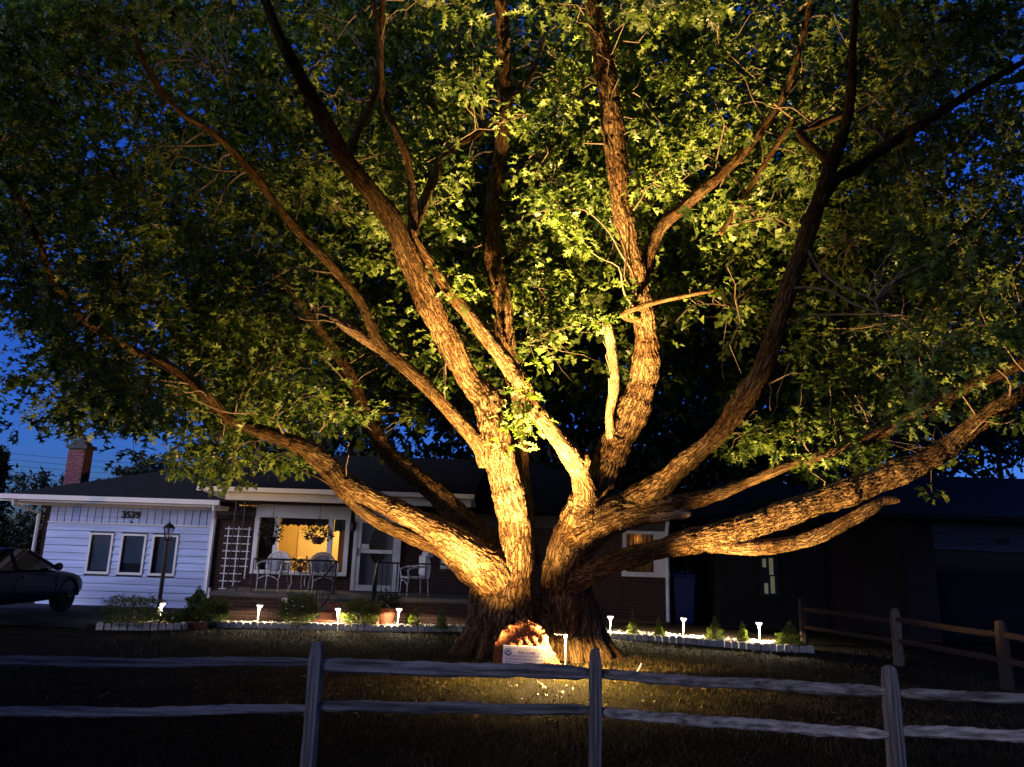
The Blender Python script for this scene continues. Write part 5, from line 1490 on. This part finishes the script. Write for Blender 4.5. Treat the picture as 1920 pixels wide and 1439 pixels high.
# ------------------------------------------------------------------ neighbour house, bin
NY = 17.0
nx0 = P(1735, 1040, NY).x
nh = thing('neighbour_house', 'dark neighbouring house with numbered garage header beyond the rail fence', 'house', (0, 0, 0))
q = MB(); q.box(nx0 + 0.2, nx0 + 6, NY + 0.02, NY + 0.2, 2.0, 2.75); hd = q.build('garage_header', M['shaded_siding'], nh)
for k in range(5):
    q = MB(); z0 = 1.98 + k * 0.14
    q.add([(nx0 + 0.2, NY - 0.02, z0), (nx0 + 6, NY - 0.02, z0), (nx0 + 6, NY + 0.004, z0 + 0.14), (nx0 + 0.2, NY + 0.004, z0 + 0.14), (nx0 + 0.2, NY + 0.02, z0), (nx0 + 6, NY + 0.02, z0)], [(0, 1, 2, 3), (0, 4, 5, 1)])
    q.build('siding_board', M['shaded_siding'], hd)
pn = P(1878, 1016, NY)
link('house_number', text_mesh('3531', 0.17, 0.01, bold=0.005), M['ink'], hd, loc=(pn.x, NY - 0.035, pn.z), rot=(R(90), 0, 0))
q = MB(); q.box(nx0 + 0.4, nx0 + 6, NY + 0.5, NY + 0.6, 0, 2.0); q.build('garage_door', M['carglass'], nh)
pc = [P(1684, 1207, 16.4), P(1708, 1207, 16.4)]
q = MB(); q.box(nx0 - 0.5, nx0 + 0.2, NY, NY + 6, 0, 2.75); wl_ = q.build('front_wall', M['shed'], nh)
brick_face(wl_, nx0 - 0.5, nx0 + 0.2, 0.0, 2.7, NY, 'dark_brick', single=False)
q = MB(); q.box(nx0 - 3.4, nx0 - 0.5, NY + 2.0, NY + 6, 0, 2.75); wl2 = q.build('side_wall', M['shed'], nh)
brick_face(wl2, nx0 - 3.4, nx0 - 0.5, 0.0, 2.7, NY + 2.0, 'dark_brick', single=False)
q = MB(); q.box(nx0 + 0.2, nx0 + 6, NY + 5, NY + 6, 0, 2.75); q.build('rear_wall', M['shed'], nh)
q = MB()
q.add([(nx0 - 1.1, NY - 0.5, 2.72), (nx0 + 7, NY - 0.5, 2.72), (nx0 + 7, NY + 4.5, 4.15), (nx0 + 0.9, NY + 4.5, 4.15), (nx0 - 1.1, NY + 9, 2.72), (nx0 + 7, NY + 9, 2.72)], [(0, 1, 2, 3), (0, 3, 4), (3, 2, 5, 4), (0, 4, 5, 1)])
nr = q.build('roof', M['roof'], nh)
q = MB(); q.box(nx0 - 1.1, nx0 + 7, NY - 0.56, NY - 0.505, 2.62, 2.73); q.build('fascia', M['shed'], nr)
q = MB(); q.add([(nx0 - 3.9, NY + 1.5, 2.72), (nx0 - 0.6, NY + 1.5, 2.72), (nx0 - 0.6, NY + 5, 3.8), (nx0 - 3.2, NY + 5, 3.8), (nx0 - 3.9, NY + 8, 2.72), (nx0 - 0.6, NY + 8, 2.72)], [(0, 1, 2, 3), (0, 3, 4), (3, 2, 5, 4), (0, 4, 5, 1)])
q.build('roof', M['roof'], nh)
wy = NY + 1.93
wx0, wx1 = P(1424, 1060, wy).x, P(1458, 1060, wy).x
q = MB(); 
wz0, wz1 = P(1445, 1118, wy).z, P(1445, 1042, wy).z
side = thing('garden_shed', 'dark shed wall with a dim narrow lit window beyond the bed', 'shed', (0, 0, 0))
q.box(wx0 - 1.0, wx1 + 1.2, wy, wy + 2, 0, 2.5); q.build('wall', M['shed'], side)
q = MB(); q.prism([(wx0 - 1.2, 2.5), (wx1 + 1.4, 2.5), ((wx0 + wx1) / 2, 3.2)], wy - 0.2, wy + 2.2); q.build('roof', M['roof'], side)
q = MB(); q.box(wx0, wx1, wy - 0.03, wy - 0.002, wz0, wz1); wdo = q.build('window', M['iron'], side)
for px, ya, yb in ((1433, 1048, 1064), (1446, 1047, 1078), (1449, 1081, 1113), (1437, 1094, 1113)):
    a, b_ = P(px - 3, yb, wy - 0.04), P(px + 3, ya, wy - 0.04)
    q = MB(); q.box(a.x, b_.x, wy - 0.042, wy - 0.031, a.z, b_.z); q.build('pane', M['litslit'], wdo)
bx0, bx1 = P(1258, 1100, 19.6).x, P(1298, 1100, 19.6).x
bn = thing('wheeled_bin', 'dark blue wheeled bin beside the white downspout', 'bin', ((bx0 + bx1) / 2, 19.6, 0))
hw = (bx1 - bx0) / 2
q = MB(); q.add([(-hw * 0.8, -0.25, 0.05), (hw * 0.8, -0.25, 0.05), (hw * 0.8, 0.25, 0.05), (-hw * 0.8, 0.25, 0.05), (-hw, -0.32, 1.15), (hw, -0.32, 1.15), (hw, 0.32, 1.15), (-hw, 0.32, 1.15)], [(0, 3, 2, 1), (4, 5, 6, 7), (0, 1, 5, 4), (1, 2, 6, 5), (2, 3, 7, 6), (3, 0, 4, 7)])
q.build('body', M['bluebin'], bn)
q = MB(); q.cbox(-hw * 1.06, hw * 1.06, -0.36, 0.36, 1.15, 1.24, 0.03); q.build('lid', M['bluebin'], bn)
q = MB(); q.tube([(-hw * 0.9, 0.36, 1.12), (hw * 0.9, 0.36, 1.12)], 0.018, 6); q.build('handle', M['iron'], bn)
for sx in (-1, 1):
    q = MB(); q.tube([(sx * hw * 0.8 - 0.025, 0.27, 0.1), (sx * hw * 0.8 + 0.025, 0.27, 0.1)], 0.1, 14); q.build('wheel', M['tyre'], bn)

# ------------------------------------------------------------------ cars
def car(loc, rz, label, paint, suv=False):
    t = thing('parked_car', label, 'car', loc, rz, None)
    H = 0.25 if suv else 0.0
    # stations along x (nose at +): x, half width, sill z, belt z
    stn = [(-2.30, 0.62, 0.42, 0.78), (-2.22, 0.80, 0.32, 0.88), (-1.7, 0.90, 0.24, 0.95), (-1.0, 0.92, 0.22, 0.95), (0.0, 0.92, 0.22, 0.93), (0.75, 0.92, 0.22, 0.92), (1.3, 0.92, 0.23, 0.88), (1.8, 0.89, 0.25, 0.82), (2.15, 0.80, 0.28, 0.74), (2.30, 0.66, 0.36, 0.62)]
    vs, fs = [], []
    K = 12
    for x_, hw_, zs, zb in stn:
        zb += H; 
        ring = [(-hw_ * 0.85, zs), (-hw_, zs + 0.12), (-hw_ * 1.02, (zs + zb) / 2), (-hw_ * 0.98, zb - 0.06), (-hw_ * 0.86, zb), (-hw_ * 0.4, zb + 0.03), (hw_ * 0.4, zb + 0.03), (hw_ * 0.86, zb), (hw_ * 0.98, zb - 0.06), (hw_ * 1.02, (zs + zb) / 2), (hw_, zs + 0.12), (hw_ * 0.85, zs)]
        vs += [(x_, y_, z_) for y_, z_ in ring]
    for i in range(len(stn) - 1):
        for j in range(K):
            fs.append((i * K + j, i * K + (j + 1) % K, (i + 1) * K + (j + 1) % K, (i + 1) * K + j))
    fs += [tuple(range(K)), tuple(reversed(range((len(stn) - 1) * K, len(stn) * K)))]
    q = MB(); q.add(vs, fs); bo = q.build('body', paint, t, smooth=True)
    sm = bo.modifiers.new('s', 'SUBSURF'); sm.levels = 1; sm.render_levels = 2
    # roof and glasshouse
    zt = 1.34 + H * 1.5
    cabx = [(-1.75, 0.93), (-1.05, zt - 0.05), (-0.5, zt), (0.05, zt - 0.03), (0.95, 0.92)]
    if suv: cabx = [(-2.2, 0.98), (-2.0, zt - 0.08), (-0.8, zt), (0.1, zt - 0.02), (0.95, 0.95)]
    def cab(b, sc_, dz):
        n_ = len(cabx); vs = []
        for x_, z_ in cabx:
            z_ = z_ + (H if z_ < 1.0 else 0)
            w_ = 0.86 - (z_ - 0.92 - H) * 0.42
            vs += [(x_ * sc_, -w_ - 0.001 * sc_, z_ + dz), (x_ * sc_, w_ + 0.001 * sc_, z_ + dz)]
        fs = [(2 * i, 2 * i + 2, 2 * i + 3, 2 * i + 1) for i in range(n_ - 1)] + [tuple(range(0, 2 * n_, 2)), tuple(reversed(range(1, 2 * n_, 2)))]
        b.add(vs, fs)
    q = MB(); cab(q, 1.0, 0); q.build('glasshouse', M['carglass'], t)
    # roof skin and pillars
    q = MB()
    top = [c_ for c_ in cabx[1:4]]
    vs = []
    for x_, z_ in top:
        w_ = 0.86 - (z_ - 0.92 - H) * 0.42 + 0.012
        vs += [(x_, -w_, z_ - 0.02), (x_, -w_ * 0.9, z_ + 0.018), (x_, w_ * 0.9, z_ + 0.018), (x_, w_, z_ - 0.02)]
    q.add(vs, [(i * 4 + j, i * 4 + j + 1, i * 4 + j + 5, i * 4 + j + 4) for i in range(2) for j in range(3)])
    for sy in (-1, 1):
        for (xa, za), (xb, zb) in ((cabx[0], cabx[1]), (cabx[3], cabx[4]), ((-0.45, 0.93), (-0.5, zt - 0.02))):
            wa, wb = 0.86 - (max(za, 0.93) - 0.92) * 0.42 + (0.0 if not H else 0.1), 0.86 - (zb - 0.92 - H) * 0.42
            if zb < za: pass
            wa = 0.86 - max(0, (za - 0.92 - H)) * 0.42; wb = 0.86 - max(0, (zb - 0.92 - H)) * 0.42
            q.tube([(xa, sy * wa, za + (H if za < 1 else 0)), (xb, sy * wb, zb + (H if zb < 1 else 0))], 0.035, 6)
    q.build('roof', paint, t, smooth=False)
    for sx, sy in ((1.38, -1), (1.38, 1), (-1.4, -1), (-1.4, 1)):
        q = MB(); q.lathe([(0.2, -0.11), (0.31, -0.11), (0.335, -0.08), (0.335, 0.08), (0.31, 0.11), (0.2, 0.11)], 0, 0, 0, 22)
        wlo = q.build('wheel', M['tyre'], t, loc=(sx, sy * 0.80, 0.335), rot=(R(90), 0, 0))
        q = MB(); q.lathe([(0.20, 0.105 * -1), (0.215, 0.0), (0.20, 0.105)], 0, 0, 0, 18)
        for k in range(5):
            a = k * 2 * math.pi / 5
            q.tube([(0, 0, 0.108), (0.2 * math.cos(a), 0.2 * math.sin(a), 0.108)], 0.02, 5); q.tube([(0, 0, -0.108), (0.2 * math.cos(a), 0.2 * math.sin(a), -0.108)], 0.02, 5)
        q.build('rim', M['rim'], wlo)
        q = MB(); q.tube([(0.375 * math.cos(R(a)), 0, 0.375 * math.sin(R(a))) for a in range(0, 181, 15)], 0.045, 6); q.build('wheel_arch', M['tyre'], t, loc=(sx, sy * 0.895, 0.335))
    for sy in (-1, 1):
        q = MB(); q.lathe([(0.02, -0.1), (0.075, -0.06), (0.085, 0.02), (0.05, 0.08)], 0, 0, 0, 10); q.build('mirror', M['iron'], t, loc=(0.72, sy * 1.0, 0.98 + H), rot=(0, R(90), 0))
        q = MB(); q.cbox(-0.06, 0.06, -0.13, 0.13, -0.05, 0.05, 0.02); q.build('headlight', M['lens'], t, loc=(2.2, sy * 0.52, 0.63 + H))
        q = MB(); q.box(-0.09, 0.09, -0.012, 0.012, -0.012, 0.012); q.build('handle', M['rim'], t, loc=(-0.25, sy * 0.945, 0.80 + H))
        q = MB(); q.tube([(0.85, 0, 0.32), (0.86, 0, 0.86 + H)], 0.006, 4); q.tube([(-0.5, 0, 0.32), (-0.5, 0, 0.88 + H)], 0.006, 4); q.build('door_seam', M['tyre'], t, loc=(0, sy * 0.937, 0))
    q = MB(); q.box(-0.02, 0.02, -0.4, 0.4, -0.08, 0.08); q.build('grille', M['iron'], t, loc=(2.28, 0, 0.5 + H))
    return t
car((P(128, 1140, 17.2).x - 0.93, 15.75, 0.06), R(90), 'dark navy coupe parked on the driveway facing the white garage', M['carpaint'])

# ------------------------------------------------------------------ trees beyond
def far_tree(name, label, base, trunk_h, crown, n, ls, group, lean=0.0, shape='round'):
    t = thing(name, label, 'tree', base, 0, group)
    cw, chh, cz_ = crown
    q = MB()
    r0 = max(0.06, cw * 0.045)
    q.tube([(0, 0, -0.3), (0.05, 0, trunk_h * 0.6), (lean * 0.5, 0.1, cz_), (lean, 0.1, cz_ + chh * 0.5)], [r0 * 1.3, r0, r0 * 0.6, r0 * 0.15], 8)
    for k in range(9):
        a = k * 2.4; zz = trunk_h * 0.7 + (cz_ + chh * 0.3 - trunk_h * 0.7) * (k / 9)
        q.tube([(0, 0, zz), (cw * 0.35 * math.cos(a), cw * 0.35 * math.sin(a), zz + cw * 0.22), (cw * 0.7 * math.cos(a), cw * 0.7 * math.sin(a), zz + cw * 0.38)], [r0 * 0.45, r0 * 0.25, r0 * 0.08], 5)
    q.build('trunk', M['twig'], t)
    nc = max(30, n // 40)
    u = rng.normal(size=(nc, 3)); u /= np.linalg.norm(u, axis=1)[:, None]
    cc_ = u * (rng.random(nc) ** 0.42)[:, None] * np.array([cw, cw, chh]) 
    if shape == 'cone':
        zz = rng.random(nc); cc_ = np.stack([u[:, 0] * cw * (1 - zz), u[:, 1] * cw * (1 - zz), (zz * 2 - 1) * chh], 1)
    cc_ *= (1 + 0.25 * pnoise(cc_ * 0.5 + base[0]))[:, None]
    cc_[:, 2] += cz_
    k = rng.integers(0, nc, n)
    p_ = cc_[k] + rng.normal(size=(n, 3)) * np.array([1, 1, 0.7]) * min(cw, chh) * 0.13
    p_[:, 2] = np.clip(p_[:, 2], 0.2, None)
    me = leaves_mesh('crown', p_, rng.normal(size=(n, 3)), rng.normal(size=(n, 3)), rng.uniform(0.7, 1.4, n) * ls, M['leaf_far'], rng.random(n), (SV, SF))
    f = link('crown', me, None, t); f['kind'] = 'stuff'
    return t
TG = 'trees standing beyond the houses'
def at(px, Y):
    return Vector((P(px, 1000, Y).x, Y, 0))
far_tree('background_tree', 'tall dark tree behind the house roof left of the oak stems', at(600, 31), 4, (6.5, 8.0, 10.5), 14000, 0.5, TG)
far_tree('background_tree', 'dense dark tree directly behind the great oak trunk', at(1000, 31), 4, (6.0, 10.0, 12.0), 18000, 0.5, TG)
far_tree('background_tree', 'tall dark tree behind the house right end', at(1350, 33), 4, (6.5, 9.5, 11.5), 15000, 0.5, TG)
far_tree('background_tree', 'dark tree behind the gap between the two houses', at(1560, 28), 3, (4.5, 4.5, 6.4), 8000, 0.36, TG)
far_tree('background_tree', 'dark tree behind the neighbouring roof', at(1700, 36), 4, (6.5, 7.5, 11.0), 12000, 0.5, TG)
far_tree('background_tree', 'pale green treetop showing above the garage roof, the larger one', at(285, 48), 3, (2.2, 1.4, 5.7), 2600, 0.30, TG)
far_tree('background_tree', 'small round treetop showing above the garage roof near the chimney', at(222, 50), 3, (1.6, 1.0, 5.2), 1800, 0.26, TG)
far_tree('background_tree', 'low treetops left of the chimney above the gutter', at(70, 46), 2, (2.6, 1.5, 4.1), 2600, 0.26, TG)
far_tree('evergreen_tree', 'tall dark evergreen at the far side of the garage', at(-28, 22), 1, (0.8, 2.0, 2.2), 5000, 0.16, TG, shape='cone')
far_tree('evergreen_tree', 'dark evergreen in shade behind the parked cars', at(40, 24.5), 0.6, (1.3, 1.2, 1.35), 4000, 0.16, TG)
far_tree('shade_tree', 'dark tree hanging over the neighbouring garage roof', at(1890, 21), 2, (2.2, 1.6, 6.2), 4000, 0.2, TG)

far_tree('evergreen_tree', 'dark hedge-like evergreen filling the gap beside the blue bin', at(1300, 23.5), 0.5, (1.5, 1.6, 1.7), 5000, 0.16, TG)
far_tree('evergreen_tree', 'broad dark evergreen behind the shed between the houses', at(1450, 26), 0.8, (3.0, 2.2, 2.6), 7000, 0.2, TG)
far_tree('shade_tree', 'unseen tree added beside the driveway to shade the fence and lawn', Vector((-13.0, 2.0, -0.5)), 1.4, (5.4, 3.4, 4.2), 14000, 0.36, TG)  # added out of view to keep the low glow off fence and lawn

far_tree('background_tree', 'dark bushy tree low behind the roof between the right oak limbs', at(1200, 29.5), 2, (4.5, 3.0, 4.5), 9000, 0.36, TG)

# wires in the sky
for k, (y0, y1) in enumerate(((850, 868), (862, 878), (873, 888), (885, 897))):
    q = MB(); a, b_ = P(-60, y0 - 8, 55), P(520, y1 + 6, 60)
    q.tube([a.lerp(b_, t / 8) + Vector((0, 0, -0.4 * math.sin(math.pi * t / 8))) for t in range(9)], 0.018, 4)
    o = q.build('power_line', M['iron']); tag(o, ('topmost', 'second from top', 'third from top', 'lowest')[k] + ' of the thin power lines crossing the dusk sky beside the chimney', 'wire', 'power lines beyond the chimney')

# material custom roughness on rock etc is procedural; done
